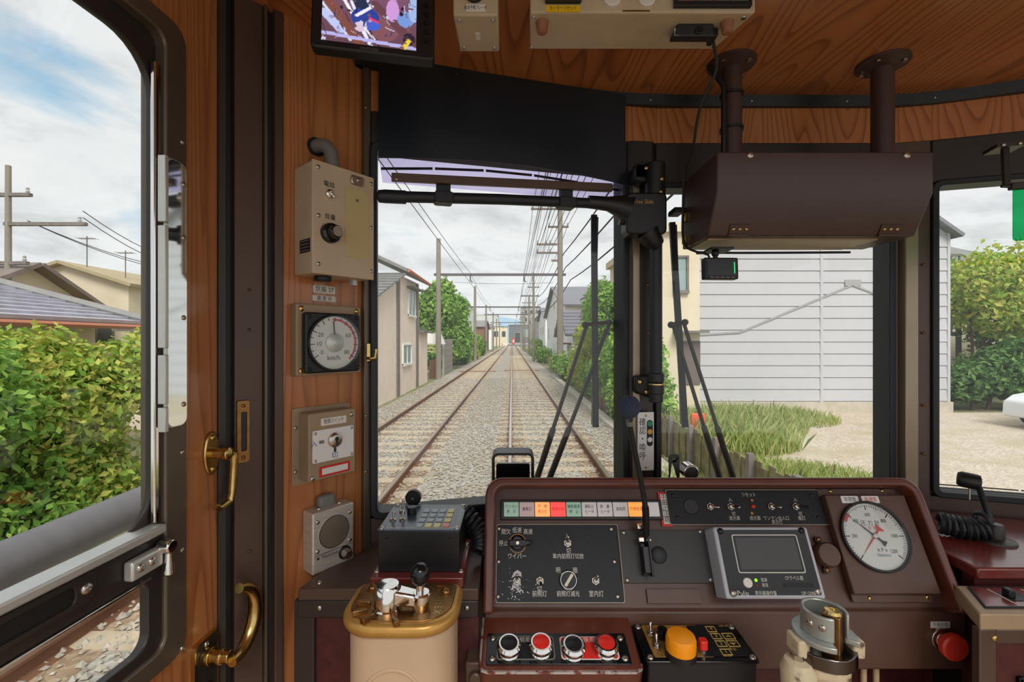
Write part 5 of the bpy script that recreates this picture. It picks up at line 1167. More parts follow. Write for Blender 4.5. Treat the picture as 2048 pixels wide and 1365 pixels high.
# grey pipe rail next to the track on the left
pr_ = thing('pipe_rail', 'thick grey pipe rail passing close outside the side window', 'railing', UP((-1.45,0,GZ)))
PIPE = material('grey_pipe', S(104,101,103), .5, var=.08, vs=3, stretch=(1,6,1))
M().tube([(0,-2.5,1.56),(0,1.80,1.56),(0,1.86,1.56),(0,1.88,1.555)], [.068,.068,.06,.03], 20).build('pipe', PIPE, pr_)
for y in (-1.8, -.2): M().cyl((0,y,0), .04, 1.55, seg=12).build('post', PIPE, pr_)
M().box(-.02,.05,1.80,1.95,1.44,1.455).build('reflector', ORANGE, pr_)

# ------------------------------------------------------------------ houses
TILE = material('roof_tile', S(132,130,128), .55, var=.15, vs=3)
TILEL = material('pale_roof_tile', S(186,184,194), .5, var=.14, vs=3)
SLATE = material('slate_roof', S(122,121,128), .6, var=.1, vs=2)
PINK = material('pink_plaster', S(248,230,214), .85, var=.06, vs=1.2)
CREAMW = material('cream_wall', S(222,208,182), .85, var=.05, vs=1.5)
WHT = material('white_wall', S(242,241,238), .8, var=.03, vs=2)
GRYW = material('grey_wall', S(176,176,172), .8, var=.06, vs=2)
TIMB = material('weathered_timber', S(126,118,112), .85, var=.2, vs=6)
WPANE = material('house_pane', S(150,168,166), .15)
DPANE = material('dark_pane', S(84,88,92), .15)
def quad_slab(m, a, b, c, d, th):
    a, b, c, d = map(V, (a,b,c,d)); n = (b-a).cross(d-a).normalized()*th; return m.hexa([a,b,c,d],[a+n,b+n,c+n,d+n])
def courses(parent, e0, e1, r1, r0, k, th, mat, nm='tile_course'):    # eave e0-e1, ridge r0-r1: k overlapping rows
    e0, e1, r0, r1 = map(V, (e0,e1,r0,r1))
    for i in range(k):
        f0, f1 = i/k, (i+1.12)/k; L = lambda a, b, f: a+(b-a)*f
        up = (e1-e0).cross(r0-e0).normalized(); up = up if up.z > 0 else -up
        a, b, c, d = L(e0,r0,f0)+up*th, L(e1,r1,f0)+up*th, L(e1,r1,min(f1,1)), L(e0,r0,min(f1,1))
        M().hexa([a-up*th*1.3,b-up*th*1.3,c-up*th*.9,d-up*th*.9],[a,b,c,d]).build(nm, mat, parent, smooth=False)
def window(parent, face, w, a0, a1, z0, z1, pane=WPANE, frame=WHT, bars=1, nm='window'):
    """face 'x-','x+','y-' : wall plane coordinate w (local)"""
    s = -1 if face[1] == '-' else 1
    def bx_(m, p0, p1, q0, q1, d0, d1):
        if face[0] == 'x': return m.box(min(w+s*d0,w+s*d1), max(w+s*d0,w+s*d1), p0, p1, q0, q1)
        return m.box(p0, p1, min(w+s*d0,w+s*d1), max(w+s*d0,w+s*d1), q0, q1)
    f = M(); t_ = .06
    bx_(f,a0-t_,a0,z0-t_,z1+t_,-.02,.06); bx_(f,a1,a1+t_,z0-t_,z1+t_,-.02,.06); bx_(f,a0,a1,z1,z1+t_,-.02,.06); bx_(f,a0-t_,a1+t_,z0-t_-.03,z0,-.02,.10)
    for k in range(bars): q_ = a0+(a1-a0)*(k+1)/(bars+1); bx_(f,q_-.025,q_+.025,z0,z1,-.02,.045)
    fo = f.build(nm, frame, parent); bx_(M(),a0,a1,z0,z1,-.03,.02).build('pane', pane, fo); return fo
def prism_y(m, pts, x0, x1):  # side profile (y,z) extruded in x
    return m.polyx(pts, x0, x1)
def house(nm, label, x0, x1, y0, y1, hw, hr, wall, roof, ridge='x', wins=(), over=.35, group=None, k=0, cat='house'):
    t = thing(nm, label, cat, UP((x0,y0,GZ)), group); W, D = x1-x0, y1-y0
    if ridge == 'x': M().polyx([(0,0),(0,hw),(D/2,hr),(D,hw),(D,0)], 0, W).build('walls', wall, t, smooth=False)
    elif ridge == 'y':
        m = M(); p = [(0,0),(W,0),(W,hw),(W/2,hr),(0,hw)]; n = len(p); m.v = [(x,y,z) for y in (0,D) for x,z in p]; m.f = [tuple(range(n)), tuple(range(2*n-1,n-1,-1))]+[(i,(i+1)%n,n+(i+1)%n,n+i) for i in range(n)]; m.build('walls', wall, t, smooth=False)
    else: M().box(0,W,0,D,0,hw).build('walls', wall, t); M().box(-.15,W+.15,-.15,D+.15,hw,hw+.25).build('parapet', roof, t)
    if ridge == 'x':
        sl_ = (hr-hw)/(D/2); e = over
        for a, b in (((-e,hw-e*sl_),(D/2,hr)), ((D+e,hw-e*sl_),(D/2,hr))):
            r_ = quad_slab(M(), (-e,a[0],a[1]), (W+e,a[0],a[1]), (W+e,b[0],b[1]), (-e,b[0],b[1]), .12 if a[0] < D/2 else -.12).build('roof_slope', roof, t, smooth=False)
            if k: courses(r_, (-e,a[0],a[1]+.12), (W+e,a[0],a[1]+.12), (W+e,b[0],b[1]+.12), (-e,b[0],b[1]+.12), k, .05, roof)
    if ridge == 'y':
        sl_ = (hr-hw)/(W/2); e = over
        for a, b in (((-e,hw-e*sl_),(W/2,hr)), ((W+e,hw-e*sl_),(W/2,hr))):
            r_ = quad_slab(M(), (a[0],-e,a[1]), (a[0],D+e,a[1]), (b[0],D+e,b[1]), (b[0],-e,b[1]), -.12 if a[0] < W/2 else .12).build('roof_slope', roof, t, smooth=False)
            if k: courses(r_, (a[0],-e,a[1]+.12), (a[0],D+e,a[1]+.12), (b[0],D+e,b[1]+.12), (b[0],-e,b[1]+.12), k, .05, roof)
    for w_ in wins: window(t, *w_)
    return t

# pink plastered house on the left
hl = thing('plaster_house', 'pinkish plastered house with weathered posts left of the tracks', 'house', UP((-4.5,0,GZ)))
M().polyx([(11.3,0),(11.3,2.55),(18.3,4.85),(22.0,4.95),(22.0,0)], -5, 0).build('walls', PINK, hl, smooth=False)
M().polyx([(22.0,0),(22.0,2.7),(24.3,2.7),(24.3,0)], -3, -.02).build('annex_wall', PINK, hl)
for y in (17.9, 21.5): M().box(-.02,.05,y-.2,y+.2,0,4.75 if y < 20 else 4.85).build('post', TIMB, hl)
courses(hl, (-5,10.8,2.45), (.3,10.8,2.45), (.3,18.3,4.95), (-5,18.3,4.95), 16, .06, TILE)
M().poly([(-1.2,18.2),(-5,18.2),(-5,22.4),(-1.2,22.4)], 0, 0.01) if False else None
quad_slab(M(), (.35,18.0,4.95), (.35,22.6,4.95), (-3,22.6,6.5), (-3,18.0,6.5), .12).build('upper_roof', TILE, hl, smooth=False)
M().polyx([(18.25,4.8),(18.25,6.3),(22,6.3),(22,4.8)], -5, -2.5).build('gable_wall', PINK, hl)
M().tube([(.42,18.0,5.0),(.42,22.7,5.0)], .07, 8).build('rusty_gutter', material('rust_gutter', S(196,120,86), .7), hl); M().tube([(.42,22.6,4.97),(.4,22.5,4.7),(.08,22.2,4.6)], .035, 6).build('downpipe', TIMB, hl)
window(hl, 'x+', 0.0, 19.7, 21.0, 3.35, 4.4, WPANE, WHT, 1); M().box(0,.35,19.4,21.3,4.5,4.56).build('window_hood', TIMB, hl)
window(hl, 'x+', 0.0, 18.7, 20.2, 1.25, 2.02, WPANE, WHT, 1)
courses(hl, (.25,21.9,2.62), (.25,24.6,2.62), (-1.4,24.6,3.2), (-1.4,21.9,3.2), 5, .07, TILE)
# shed with white canopy
sh_ = thing('garden_shed', 'small open shed with a white canopy beside the pink house', 'shed', UP((-4.62,26.6,GZ)))
M().hexa([(-1.6,0,2.1),(.35,0,2.0),(.35,2.6,2.0),(-1.6,2.6,2.1)],[(-1.6,0,2.75),(.1,0,2.65),(.1,2.6,2.65),(-1.6,2.6,2.75)]).build('canopy', WHT, sh_)
for z in (1.55,1.75,1.95): M().box(-1.6,.3,.02,.06,z,z+.07).build('rail', material('pale_timber%d' % int(z*100), S(206,186,146), .8), sh_)
for x in (-1.5,.25): M().box(x-.05,x+.05,0,.1,0,2.1).build('post', TIMB, sh_)
M().box(-.2,.3,-.1,.05,0,1.1).build('rusty_board', RUST, sh_)
# block wall
material_block = material('block_grey', S(150,146,138), .85, var=.15, vs=4)
bw = thing('block_wall', 'short grey concrete block wall in front of the leafy tree', 'wall', UP((-4.55,29.6,GZ)))
for r in range(6):
    for c in range(5): shared('blk', lambda: M().box(0,.16,.01,.79,.01,.38), 'block', material_block, bw, (0, c*.8+(.0 if r % 2 else -.0), r*.385))
M().box(.02,.13,0,4.0,0,2.32).build('mortar', GRYW, bw)

# left trees and hedges ahead
bl_ = [(-.2,0,3.0,1.5,1.6,1.5),(.4,-1,4.6,1.1,1.2,1.1),(-.9,.6,5.0,1.3,1.4,1.2),(.2,.2,6.2,.9,.9,.9),(-.2,-.4,5.8,.8,.8,.9),(1.1,1.5,4.8,1.0,1.2,1.2),(1.2,1.2,3.2,1.0,1.4,1.3),(.6,.5,2.0,1.4,1.5,1.4),(-1.8,0,3.6,1.2,1.2,1.3),(-.6,-.6,1.3,1.1,1.2,1.1)]
bush('leafy_tree', 'tall leafy green tree left of the tracks behind the block wall', (-5.6,35.5,GZ), bl_, 17000, .17, LG, None, 41, 4, cat='tree')
for i, (y, h_, lab) in enumerate(((40.5,4.4,'dark green shrub right behind the tall leafy tree'),(45.5,3.4,'dense hedge shrub beside the second left pole'),(51,3.0,'bright hedge shrub farther along the left track'),(58,2.9,'small distant hedge shrub along the left track'),(67,2.6,'farthest hedge shrub along the left track'))):
    bl_ = [(random.uniform(-.4,.4), random.uniform(-2.4,2.4), random.uniform(.6,h_-.5), .8, 1.2, .8) for _ in range(9)]
    bush('hedge_shrub', lab, (-4.9,y,GZ), bl_, 5200, .15, (LD, LG, LY, LG, LD)[i], 'hedge ahead on the left', 50+i, 2)

# poles
def pole(label, x, y, h, r, arms=(), group=None, nm='utility_pole'):
    t = thing(nm, label, 'pole', UP((x,y,GZ)), group)
    M().lathe([(r,0),(r*.72,h-GZ)], seg=12).build('post', POLEC, t)
    for z, a0, a1, ins in arms:
        c = M().box(a0,a1,-.06,.06,z-GZ-.05,z-GZ+.05).build('crossarm', TIMB, t)
        for q_ in ins: M().lathe([(.035,0),(.055,.06),(.03,.10),(.05,.15),(1e-6,.2)], (q_,0,z-GZ+.05), seg=8).build('insulator', GRYW, c)
    return t
XZ = lambda px, py, d: ((px-CX)/F*d, CZ-(py-CY)/F*d)
lefts = [(26,-4.2,7.85),(48,-3.9,7.8),(73,-4.15,7.8),(93,-3.85,7.8),(118,-4.0,7.8),(145,-4.0,7.8)]
for i, (y, x, h) in enumerate(lefts): pole(['plain grey pole in front of the pink house', 'second left-hand pole in line beyond the leafy tree', 'third left-hand pole beside the far hedge', 'fourth left-hand pole in the distance', 'fifth left-hand pole in the far distance', 'farthest left-hand pole before the crossing'][i], x, y, h, .17, (), 'poles left of the tracks')
def arms_px(d, x, lst): return [(XZ(0,py,d)[1], XZ(a,0,d)[0]-x, XZ(b,0,d)[0]-x, [XZ(q_,0,d)[0]-x for q_ in ins]) for py, a, b, ins in lst]
pole('tall concrete pole with crossarms in front of the white house', 2.75, 26, 9.7, .19, arms_px(26, 2.75, [(418,1062,1124,(1065,1083,1100)),(454,1096,1137,(1098,1135)),(489,1073,1124,(1075,1092,1100)),(506,1073,1124,(1075,1100))])+[(6.6,-.5,.1,[])], 'poles right of the tracks')
pole('slim pole with short crossarms beyond the tall concrete pole', 2.27, 48, 9.2, .15, arms_px(48, 2.27, [(575,1055,1079,(1057,1077)),(592,1042,1078,(1044,1060,1076))]), 'poles right of the tracks')
pole('third right-hand pole standing in a shrub', 2.75, 73, 9.4, .19, arms_px(73, 2.75, [(593,1042,1076,(1044,1074)),(606,1044,1070,())]), 'poles right of the tracks')
for y, x, lab in ((93,2.6,'fourth right-hand pole in the distance'),(112,2.7,'fifth right-hand pole in the far distance'),(138,2.7,'farthest right-hand pole before the crossing')): pole(lab, x, y, 9.2, .16, [(8.6,-.8,.8,(-.7,.7)),(7.8,-.8,.8,())], 'poles right of the tracks')
BEAM = material('span_beam', S(104,96,100), .6, .3)
for i, (y, z) in enumerate(((26,5.83),(49,5.68),(73.5,6.3),(93.5,5.8),(118,5.8))):
    t = thing('span_beam', ['nearest steel beam spanning both tracks between the poles', 'second steel beam spanning the tracks farther off', 'third steel beam spanning the tracks', 'fourth distant steel beam over the tracks', 'farthest steel beam over the tracks'][i], 'beam', UP((0,y+.25,z)), 'steel beams over the tracks')
    M().box(-4.5,3.1,-.05,.05,-.07,.07).build('beam', BEAM, t)
    for x in (-2.4,.7): M().tube([(x,0,-.07),(x,-.02,-.35),(x+.12,-.02,-.42)], .04, 6).build('hanger', BEAM, t)
# overhead wires
def wire(label, pts, r, mat=INK, group='overhead wires', sag=.25, nm='overhead_wire'):
    out = []
    for a, b in zip(pts[:-1], pts[1:]):
        a, b = V(a), V(b)
        for k in range(8): f = k/8; p = a+(b-a)*f; p.z -= sag*4*f*(1-f); out.append(p)
    return tag(M().tube(out+[V(pts[-1])], r, 5).build(nm, mat), label, 'wire', group)
WIRE = material('wire', S(78,72,74), .6)
poles_y = [-8, 26, 48, 73, 93, 118, 145]
wire('contact wire hanging over the left track', [(-2.45,-8,5.35)]+[(-2.4,y,5.35) for y in poles_y[1:]], .011, WIRE, None, .05)
wire('messenger wire just above the left contact wire', [(-2.42,-8,5.75)]+[(-2.35,y,5.85) for y in poles_y[1:]], .010, WIRE, None, .3)
wire('contact wire hanging over the near track', [(.70,-8,5.3)]+[(.70,y,5.35) for y in poles_y[1:]], .011, WIRE, None, .05)
wire('messenger wire just above the near contact wire', [(.72,-8,5.8)]+[(.70,y,5.85) for y in poles_y[1:]], .010, WIRE, None, .3)
for px, py, lab in ((1065,420,'power line from the left end of the topmost crossarm'),(1083,420,'power line from the middle of the topmost crossarm'),(1100,420,'power line from the topmost crossarm nearest the pole'),(1098,452,'power line from the left end of the short second crossarm'),(1135,452,'power line from the right end of the short second crossarm'),(1075,487,'power line from the left end of the third crossarm'),(1092,487,'power line from the middle of the third crossarm'),(1100,487,'power line from the third crossarm nearest the pole'),(1075,504,'power line from the left end of the lowest crossarm'),(1100,504,'power line from the lowest crossarm nearest the pole')):
    x, z = XZ(px, py, 26); wire(lab, [(x,-6,z+.2),(x,26,z),(x+.1,48,z-.25),(x+.3,73,z),(x+.3,93,z-.3),(x+.3,138,z-.3)], .014, WIRE, 'power lines on the right-hand poles', .35)
for i, (x, z) in enumerate(((3.05,6.2),(2.95,7.0),(3.35,5.5))): wire(['thick black cable sloping up from the tall concrete pole', 'upper thick black cable right of the tall pole', 'lowest thick black cable above the right-hand shrubs'][i], [(x+.2,-6,z+.3),(x,26,z),(x-.3,48,z-.4),(x,73,z-.2)], .028, INK, 'thick cables on the right', .5)
wire('cross wire strung between the poles above the nearest beam', [(-4.2,30,5.9),(2.75,30,5.85)], .012, WIRE, None, .1)

# right-hand houses ahead
house('white_house', 'tall white house with a grey gable roof behind the concrete pole', 4.3, 10.0, 36.5, 56, 5.1, 7.6, WHT, SLATE, 'x', [('x-',0,9.2,10.0,5.6,6.2,DPANE,WHT,0),('x-',0,8.5,9.3,2.9,3.5,DPANE,WHT,0),('x-',0,15.5,17.2,2.6,3.6,WPANE,WHT,0),('x-',0,12.5,13.2,.9,1.4,DPANE,WHT,0),('y-',0,2.0,3.4,2.6,3.8,WPANE,WHT,1)], .4)
o = house('gabled_annex', 'low white house with a slate gable roof beside the concrete pole', 3.6, 4.9, 27, 33.2, 2.7, 4.1, WHT, SLATE, 'x', [('x-',0,1.0,2.2,1.0,1.9,WPANE,WHT,1),('y-',0,.7,1.6,1.0,1.9,WPANE,WHT,1)], .5, k=7)
M().box(-.7,.1,.6,2.6,2.0,2.08).build('porch_roof', RUST, o)
house('beige_house', 'large beige house with a wide eave at the right of the near track', 5.8, 13, 24.0, 34, 5.6, 7.7, CREAMW, SLATE, 'y', [('x-',0,7.5,8.9,3.6,4.4,WPANE,WHT,1),('x-',0,3.0,4.4,3.6,4.4,WPANE,WHT,1)], .6)
house('white_house', 'white house with dark roof two plots beyond the tall white house', 4.4, 9, 60, 74, 5.4, 7.0, WHT, SLATE, 'x', [('x-',0,3,4.5,3.2,4.2,DPANE,WHT,0),('x-',0,8,9.5,3.2,4.2,DPANE,WHT,0)])
house('grey_house', 'grey flat-roofed house in the right-hand distance', 4.6, 10, 78, 92, 6.4, 6.4, GRYW, SLATE, 'flat', [('x-',0,3,5,3.2,4.4,DPANE,WHT,0)])
house('cream_house', 'cream house near the crossing on the right', 4.6, 10, 98, 120, 5.5, 7.5, CREAMW, TILE, 'x', [('x-',0,6,8,3.2,4.4,DPANE,WHT,0)])
# left distance
house('apartment_block', 'pale flat block rising behind the left-hand trees', -13, -7.0, 62, 84, 7.9, 7.9, material('pale_block', S(222,226,226), .8), WHT, 'flat', [('x+',6.0,4,6,5,6.2,DPANE,WHT,0)])
house('brown_house', 'brown timber house beside the left-hand poles in the distance', -11, -5.6, 90, 110, 5.0, 6.6, material('brown_boards', S(140,104,84), .8, var=.2, vs=2), TILE, 'x', [('x+',5.4,4,6,3.0,4.2,DPANE,TIMB,1),('x+',5.4,10,12,3.0,4.2,DPANE,TIMB,1)])
house('narrow_white_house', 'narrow white house just before the far crossing on the left', -10, -5.4, 118, 132, 5.6, 6.8, WHT, SLATE, 'x', [('x+',4.6,4,6,3.0,4.2,DPANE,WHT,0)])
house('grey_building', 'dark grey building closing the view at the end of the tracks', -1.5, 9, 205, 215, 9.5, 9.5, material('end_grey', S(120,124,130), .8, var=.08, vs=1), GRYW, 'flat', [('y-',0,2.8,5.2,1.5,6.0,DPANE,CREAMW,0),('y-',0,6.5,9.5,4,7.5,WPANE,GRYW,2)])
house('cream_building', 'cream building left of the dark one at the end of the tracks', -10, -2.0, 200, 212, 8.2, 8.2, CREAMW, GRYW, 'flat', [('y-',0,2,4,4,6.5,DPANE,WHT,0),('y-',0,5.5,7.2,4,6.5,DPANE,WHT,0)])
house('apartment_block', 'tall grey apartment block behind the end of the tracks', 6, 26, 300, 320, 24, 24, GRYW, GRYW, 'flat', [('y-',0,2+4*i,4+4*i,10+5*j,12.5+5*j,DPANE,WHT,0) for i in range(4) for j in range(3)], cat='building')
house('apartment_block', 'long pale block behind the left end of the tracks', -60, -8, 260, 280, 17, 17, material('far_pale', S(204,206,206), .8), GRYW, 'flat', [('y-',0,26+4*i,28+4*i,6+5*j,8.5+5*j,DPANE,WHT,0) for i in range(5) for j in range(2)], cat='building')
M_ = M(); hp = [(-900,0),(-700,60),(-450,95),(-250,135),(-120,150),(0,130),(140,90),(300,110),(520,60),(900,0)]
for (x0_,z0_),(x1_,z1_) in zip(hp[:-1], hp[1:]): M_.hexa([(x0_,2200,-1),(x1_,2200,-1),(x1_,3200,-1),(x0_,3200,-1)],[(x0_,2600,z0_),(x1_,2600,z1_),(x1_,2601,z1_),(x0_,2601,z0_)])
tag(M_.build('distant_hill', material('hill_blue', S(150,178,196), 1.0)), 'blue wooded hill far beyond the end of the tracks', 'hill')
# level crossing
lcx = thing('crossing_barrier', 'white crossing barrier across the road at the end of the tracks', 'barrier', UP((-4,188,GZ)))
M().box(0,12,0,.12,.9,1.1).build('boom', WHT, lcx); 
for x in (0,12): M().cyl((x,.05,0), .12, 1.3, seg=8).build('post', RUST, lcx)
bn = thing('red_banner', 'red upright banner beside the far level crossing', 'banner', UP((.6,186,GZ)))
M().box(-.5,.5,0,.06,.9,3.4).build('cloth', RED, bn); M().box(-.25,.25,-.03,0,1.5,2.8).build('pale_print', LABEL, bn); M().cyl((-.55,.03,0), .05, 3.6, seg=6).build('staff', STEEL, bn)

# shrubs, fence, trough to the right of the near track
for i, (x, y, h_, rx, mat_, n, lab) in enumerate((
    (3.35,15.0,4.1,1.0,LG,15000,'big leafy shrub behind the right-hand wiper'), (3.35,19.0,3.6,.9,LY,9000,'yellow-green shrub next behind the big leafy shrub'), (3.3,12.2,2.3,.75,LG,9000,'dark leafy shrub above the rusty fence panels'),
    (3.5,22.0,1.9,.7,LY,3600,'low yellowing shrub in front of the small gabled house'), (3.15,25.2,1.5,.6,LG,2600,'low green shrub at the foot of the concrete pole'), (3.7,35,1.3,.8,LGR,2200,'grassy clump beside the white house'), (3.3,46,1.6,.9,LG,2000,'round shrub by the slim pole'), (3.6,66,2.6,1.2,LG,1600,'green shrub around the third right-hand pole'))):
    random.seed(70+i); bl_ = [(random.uniform(-.5,.5), random.uniform(-1.4,1.4), random.uniform(.4,h_-.45), rx*.5, 1.0, .6) for _ in range(13)]
    bush('trackside_shrub', lab, (x,y,GZ), bl_, n, .075 if y < 20 else .12, mat_, 'shrubs right of the near track', 80+i, 3)
fn = thing('rusty_fence', 'low rusty sheet fence along the right side of the near track', 'fence', UP((2.85,0,GZ)))
RF1 = material('rust_sheet', S(150,106,80), .85, var=.3, vs=5, col2=S(110,80,62), c2=(.4,.65)); RF2 = material('rust_sheet_mossy', S(140,134,92), .85, col2=S(112,98,70), vs=4, c2=(.4,.62))
for i in range(14):
    o = M()
    for k in range(6): o.box(.0+.02*(k % 2), .02+.02*(k % 2), i*.9+k*.148, i*.9+(k+1)*.148, .05, .78+random.uniform(-.04,.04))
    o2 = o.build('sheet', RF1 if i > 5 else RF2, fn, smooth=False); o2.location = (0,3.6,0)
    M().box(-.05,.02,3.58+i*.9,3.66+i*.9,0,.86).build('post', TIMB, fn)
tg = thing('cable_trough', 'pale concrete cable trough running beside the near track', 'trough', UP((2.5,0,GZ)))
for i in range(26): shared('trough', lambda: M().box(-.13,.13,.01,.99,0,.16), 'trough_cover', CONC, tg, (random.uniform(-.012,.012), 2.2+i, 0))

# ------------------------------------------------------------------ right-hand side scene
SIDE = material('grey_siding', S(188,187,191), .6, var=.03, vs=.8); SIDE2 = material('old_siding', S(204,200,200), .6, var=.05, vs=.8)
sb = thing('siding_building', 'large pale building clad in horizontal siding beyond the car park', 'building', UP((5.5,13.5,GZ)))
WX, eH, pH = 7.45, 5.45, 8.0
m = M(); p = [(0,0),(WX,0),(WX,eH),(WX/2,pH),(0,eH)]; m.v = [(x,y,z) for y in (.03,9) for x,z in p]; m.f = [tuple(range(5)), tuple(range(9,4,-1))]+[(i,(i+1)%5,5+(i+1)%5,5+i) for i in range(5)]; m.build('walls', SIDE, sb, smooth=False)
pit = .352
for i in range(22):
    z0_, z1_ = .42+i*pit, .42+(i+1)*pit-.018
    ex = (0 if z1_ < eH else (z1_-eH)*(WX/2)/(pH-eH))
    for a, b in ((ex, 3.66), (3.70, WX-ex)):
        if b-a > .2 and z1_ < pH: M().hexa([(a,.03,z0_),(b,.03,z0_),(b,.03,z1_),(a,.03,z1_)],[(a,-.012,z0_),(b,-.012,z0_),(b,.01,z1_),(a,.01,z1_)]).build('siding_board', SIDE, sb, smooth=False)
for x in (0, 3.68, WX): M().box(x-.04,x+.04,-.02,.03,.4,eH).build('corner_strip', SIDE, sb)
M().box(-.05,WX+.05,-.10,.03,-.05,.40).build('foundation', CONC, sb)
quad_slab(M(), (-.2,-.25,eH-.2), (-.2,9.2,eH-.2), (WX/2,9.2,pH), (WX/2,-.25,pH), -.1).build('roof_slope', SLATE, sb, smooth=False); quad_slab(M(), (WX+.2,-.25,eH-.2), (WX+.2,9.2,eH-.2), (WX/2,9.2,pH), (WX/2,-.25,pH), .1).build('roof_slope', SLATE, sb, smooth=False)
# trace of a removed neighbour: darker patch boards with a sloping flashing strip
FLASH = material('flashing', S(160,158,158), .6)
gx = lambda px: (px-CX)/F*13.48-5.5; gz = lambda py: CZ-(py-CY)/F*13.48-GZ
pts = [(1400,670),(1480,665),(1705,570),(1790,604),(1880,640)]
for (a, b), (c, d) in zip(pts[:-1], pts[1:]): M().flat((gx(a),-.022,gz(b)), (gx(c),-.022,gz(d)), .05, .02).build('flashing_strip', FLASH, sb)
M().box(gx(1690),gx(1722),-.03,-.014,gz(572),gz(560)).build('flashing_cap', FLASH, sb)
bh_ = house('plaster_shop', 'cream plastered house at the near left of the siding building', 4.1, 5.2, 12.6, 19, 5.2, 5.2, CREAMW, CREAMW, 'flat', [('y-',0,.42,.72,3.6,4.5,WPANE,TIMB,0)])
M().box(.62,1.10,-.04,.02,1.0,2.2).build('door', material('old_door', S(112,98,92), .7), bh_); M().box(.35,1.2,-.4,0,2.42,2.48).build('awning', TIMB, bh_)
for i, (x, y, h_, lab, mat_, n) in enumerate(((4.2,9.6,.9,'tall weeds in front of the cream plastered house',LGR,3000),(5.4,11.2,.8,'weeds along the foot of the siding building',LGR,3000),(7.0,12.4,.55,'low weed strip at the foundation of the siding building',LGR,1800),(3.9,6.6,.45,'grass growing behind the near fence panels',LGR,4000),(5.0,5.4,.25,'grass edge of the gravel car park near the fence',LGR,3500),(12.5,9.0,.3,'grass patch in front of the white car',LGR,3500))):
    random.seed(90+i); bl_ = [(random.uniform(-.9,.9), random.uniform(-.8,.8), h_*.35, .6, .6, h_*.6) for _ in range(9)]
    t = thing('weeds', lab, 'weeds', UP((x,y,GZ+.05)), 'weeds on the right'); grass('blades', int(n*1.2), 1.7, 1.4, h_*.9, mat_, t, 100+i); 
    for k in range(3): M().bar((bl_[k][0],bl_[k][1],0),(bl_[k][0]+.03,bl_[k][1],h_*.8),.008,5).build('stalk', BARK, t)
rb = thing('red_marker', 'small red plastic marker among the weeds', 'marker', UP((3.8,9.3,GZ))); M().box(-.14,.14,-.04,.04,.0,.72).build('board', material('red_board', S(238,96,60), .5), rb, .02); M().cyl((0,.05,0), .03, .75, seg=8).build('stake', STEEL, rb)
# trees, house with balcony and car at far right
bush('roadside_tree', 'yellow-green tree right of the siding building', (16.2,16.2,GZ), [(0,0,4.2,1.6,1.4,1.0),(1.4,.2,4.6,1.5,1.4,1.1),(2.6,0,4.0,1.5,1.3,1.2),(.6,-.4,3.2,1.3,1.2,.8),(2.2,-.5,2.8,1.4,1.2,1.0),(-1.0,.3,3.6,.9,.9,.7)], 9000, .10, LY, None, 140, 3, cat='tree')
bush('dark_shrub', 'dark green shrub low in front of the balcony house', (14.6,14.6,GZ), [(0,0,.9,1.2,.9,.6),(1.1,.1,1.2,1.1,.9,.8),(2.2,0,1.5,1.2,1,.9),(-.6,-.2,.8,.7,.6,.5),(1.8,-.4,.7,1.1,.8,.5)], 9000, .10, LD, None, 141, 3)
bush('broad_tree', 'broad green tree at the right edge of the view', (19.5,18,GZ), [(0,0,3.0,1.6,1.4,1.6),(1.6,0,3.4,1.6,1.4,1.8),(3,0,3.0,1.6,1.4,1.8),(1,0,1.4,1.6,1.2,1.1),(2.6,-.4,1.5,1.6,1.2,1.1)], 9000, .13, LD, None, 142, 3, cat='tree')
bhs = house('balcony_house', 'cream house with dark balconies behind the right-hand trees', 16.4, 24, 21, 30, 5.6, 7.4, CREAMW, TILE, 'x', [('y-',0,1.0,2.2,1.0,2.4,DPANE,TIMB,1),('y-',0,4.0,5.4,3.6,4.8,DPANE,TIMB,1)])
for z in (2.6, 5.0):
    M().box(.2,3.2,-1.2,0,z-.12,z).build('balcony_floor', TIMB, bhs)
    rl_ = M().box(.2,3.2,-1.2,-1.12,z+.9,z+1.0).build('balcony_rail', TIMB, bhs)
    for k in range(9): M().box(.2+k*.36,.26+k*.36,-1.19,-1.13,z,z+.9).build('baluster', TIMB, rl_)
for x in (.25,3.1): M().box(x-.07,x+.07,-1.2,-1.06,0,5.0).build('balcony_post', TIMB, bhs)
car = thing('white_car', 'white car parked at the right edge of the gravel lot', 'car', UP((12.3,9.8,-.12)))
prof = [(0,.25),(.02,.62),(.25,.78),(1.05,.92),(1.55,1.35),(2.0,1.45),(3.1,1.44),(3.75,1.0),(4.1,.9),(4.2,.5),(4.15,.25)]
m = M(); n = len(prof); m.v = [(x,y,z) for y in (0,1.65) for x,z in prof]; m.f = [tuple(range(n)), tuple(range(2*n-1,n-1,-1))]+[(i,(i+1)%n,n+(i+1)%n,n+i) for i in range(n)]
m.build('body', material('white_car_paint', S(236,238,240), .2, coat=.6), car, .06, seg=3)
M().poly([(1.15,.96),(1.6,1.33),(2.25,1.38),(2.25,.96)], 0, .0) if False else None
for x0_, x1_ in ((1.25,2.2),(2.28,3.3)):
    mm = M(); mm.hexa([(x0_,-.012,.95),(x1_,-.012,.95),(x1_-(.05 if x1_ < 3 else .25),.03,1.36),(x0_+(.38 if x0_ < 2 else .02),.03,1.36)], [(x0_,.02,.95),(x1_,.02,.95),(x1_-.05,.06,1.36),(x0_+.3,.06,1.36)]); mm.build('side_window', DPANE, car)
for x in (.75,3.4):
    for y in (-.01,1.48): wh = M().cyl((x,y,.31), .31, .18, (0,1,0), 24).build('wheel', RUBBER, car, .02); M().cyl((x,y-.005,.31), .19, .19, (0,1,0), 16).build('rim', STEEL, wh)
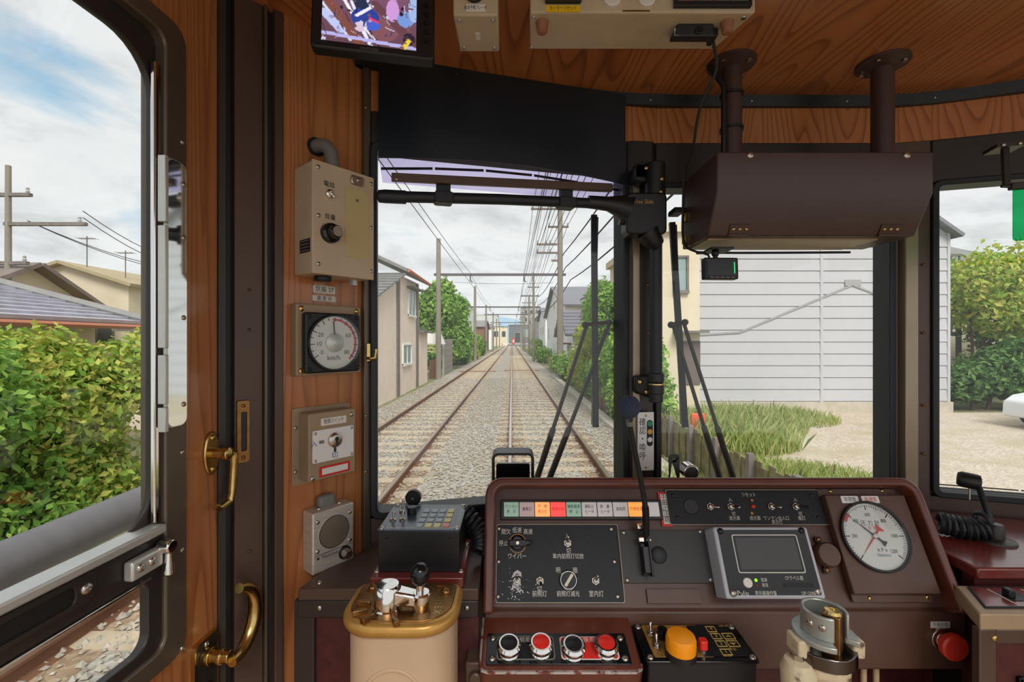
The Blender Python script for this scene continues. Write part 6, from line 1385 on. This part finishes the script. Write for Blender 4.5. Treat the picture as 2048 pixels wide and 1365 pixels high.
M().rr(0,.22,0,.12,0,.3,.03).build('headlamp', CHROME, car).matrix_local = Matrix.Translation((.0,.02,.62))

# ------------------------------------------------------------------ left-hand side scene
th_ = thing('tiled_house', 'low house with a pale tiled hip roof behind the hedge', 'house', UP((-7,0,GZ)))
M().box(-7.5,-.6,3.0,8.3,0,2.45).build('walls', CREAMW, th_)
M().hexa([(-8,2.0,2.5),(0,2.0,2.5),(0,8.7,2.5),(-8,8.7,2.5)], [(-4.2,2.0,3.92),(-4.0,2.0,3.92),(-4.0,7.2,3.78),(-4.2,7.2,3.78)]).build('roof_core', TILEL, th_, smooth=False)
e0, e1, r0, r1 = (0,2.0,2.53), (0,8.7,2.53), (-4,2.0,3.98), (-4,7.4,3.84)
courses(th_, e0, e1, r1, r0, 18, .05, TILEL)
M().tube([(.05,2.0,2.46),(.05,8.7,2.46)], .05, 6).build('rusty_gutter', material('gutter_rust', S(190,124,96), .7), th_); M().tube([r1, (0,8.7,2.6)], .09, 6).build('hip_ridge', TILE, th_)
M().tube([r0, r1], .1, 6).build('ridge', TILE, th_)
house('gable_house', 'cream house with a long dark gable roof behind the tiled house', -24, -15.5, 12.5, 16.6, 3.5, 4.6, CREAMW, material('brown_roof', S(132,118,110), .7), 'x', [('x+',8.5,1.2,2.4,2.4,3.4,DPANE,TIMB,1)], .5)
house('cream_house', 'small cream house with an aerial far behind the tiled house', -20, -15.0, 17.8, 23, 4.4, 5.2, CREAMW, material('tan_roof', S(176,160,128), .7), 'y', [('y-',0,3.2,4.4,2.2,3.2,DPANE,TIMB,1)], .3)
for x, y, z, lab in ((-15.8,18.6,4.4,'rooftop aerial on the small cream house'),(-17.0,18.2,4.9,'rooftop aerial left of the small cream house')):
    t = thing('tv_aerial', lab, 'aerial', UP((x,y,z)), 'rooftop aerials'); M().bar((0,0,0),(0,0,1.3),.02).build('mast', TIMB, t); M().bar((-.35,0,1.2),(.35,0,1.2),.012).build('boom', TIMB, t)
    for k in range(5): M().bar((-.3+k*.15,-.2,1.2),(-.3+k*.15,.2,1.2),.008,5).build('rod', TIMB, t)
pole('tall pole with crossarms at the left edge of the side window', -15.5, 14.0, 7.4, .10, [(6.5,-.7,.7,(-.6,0,.6)),(5.6,-.1,2.4,(2.2,)),(4.4,-.6,.6,(-.5,.5)),(3.6,-.5,.5,())])
for i, (z, zb_) in enumerate(((6.0,5.9),(5.8,5.6),(5.7,5.5),(5.7,5.35))): wire(['upper wire sloping right from the left-edge pole','second wire sloping right from the left-edge pole','lower wire leaving the left-edge pole','lowest wire leaving the left-edge pole'][i], [(-15.4+(2.2 if i < 2 else .5),14,z),(-16,22,zb_),(-16,32,zb_-.3)], .014, WIRE, 'wires in the side window view', .25)
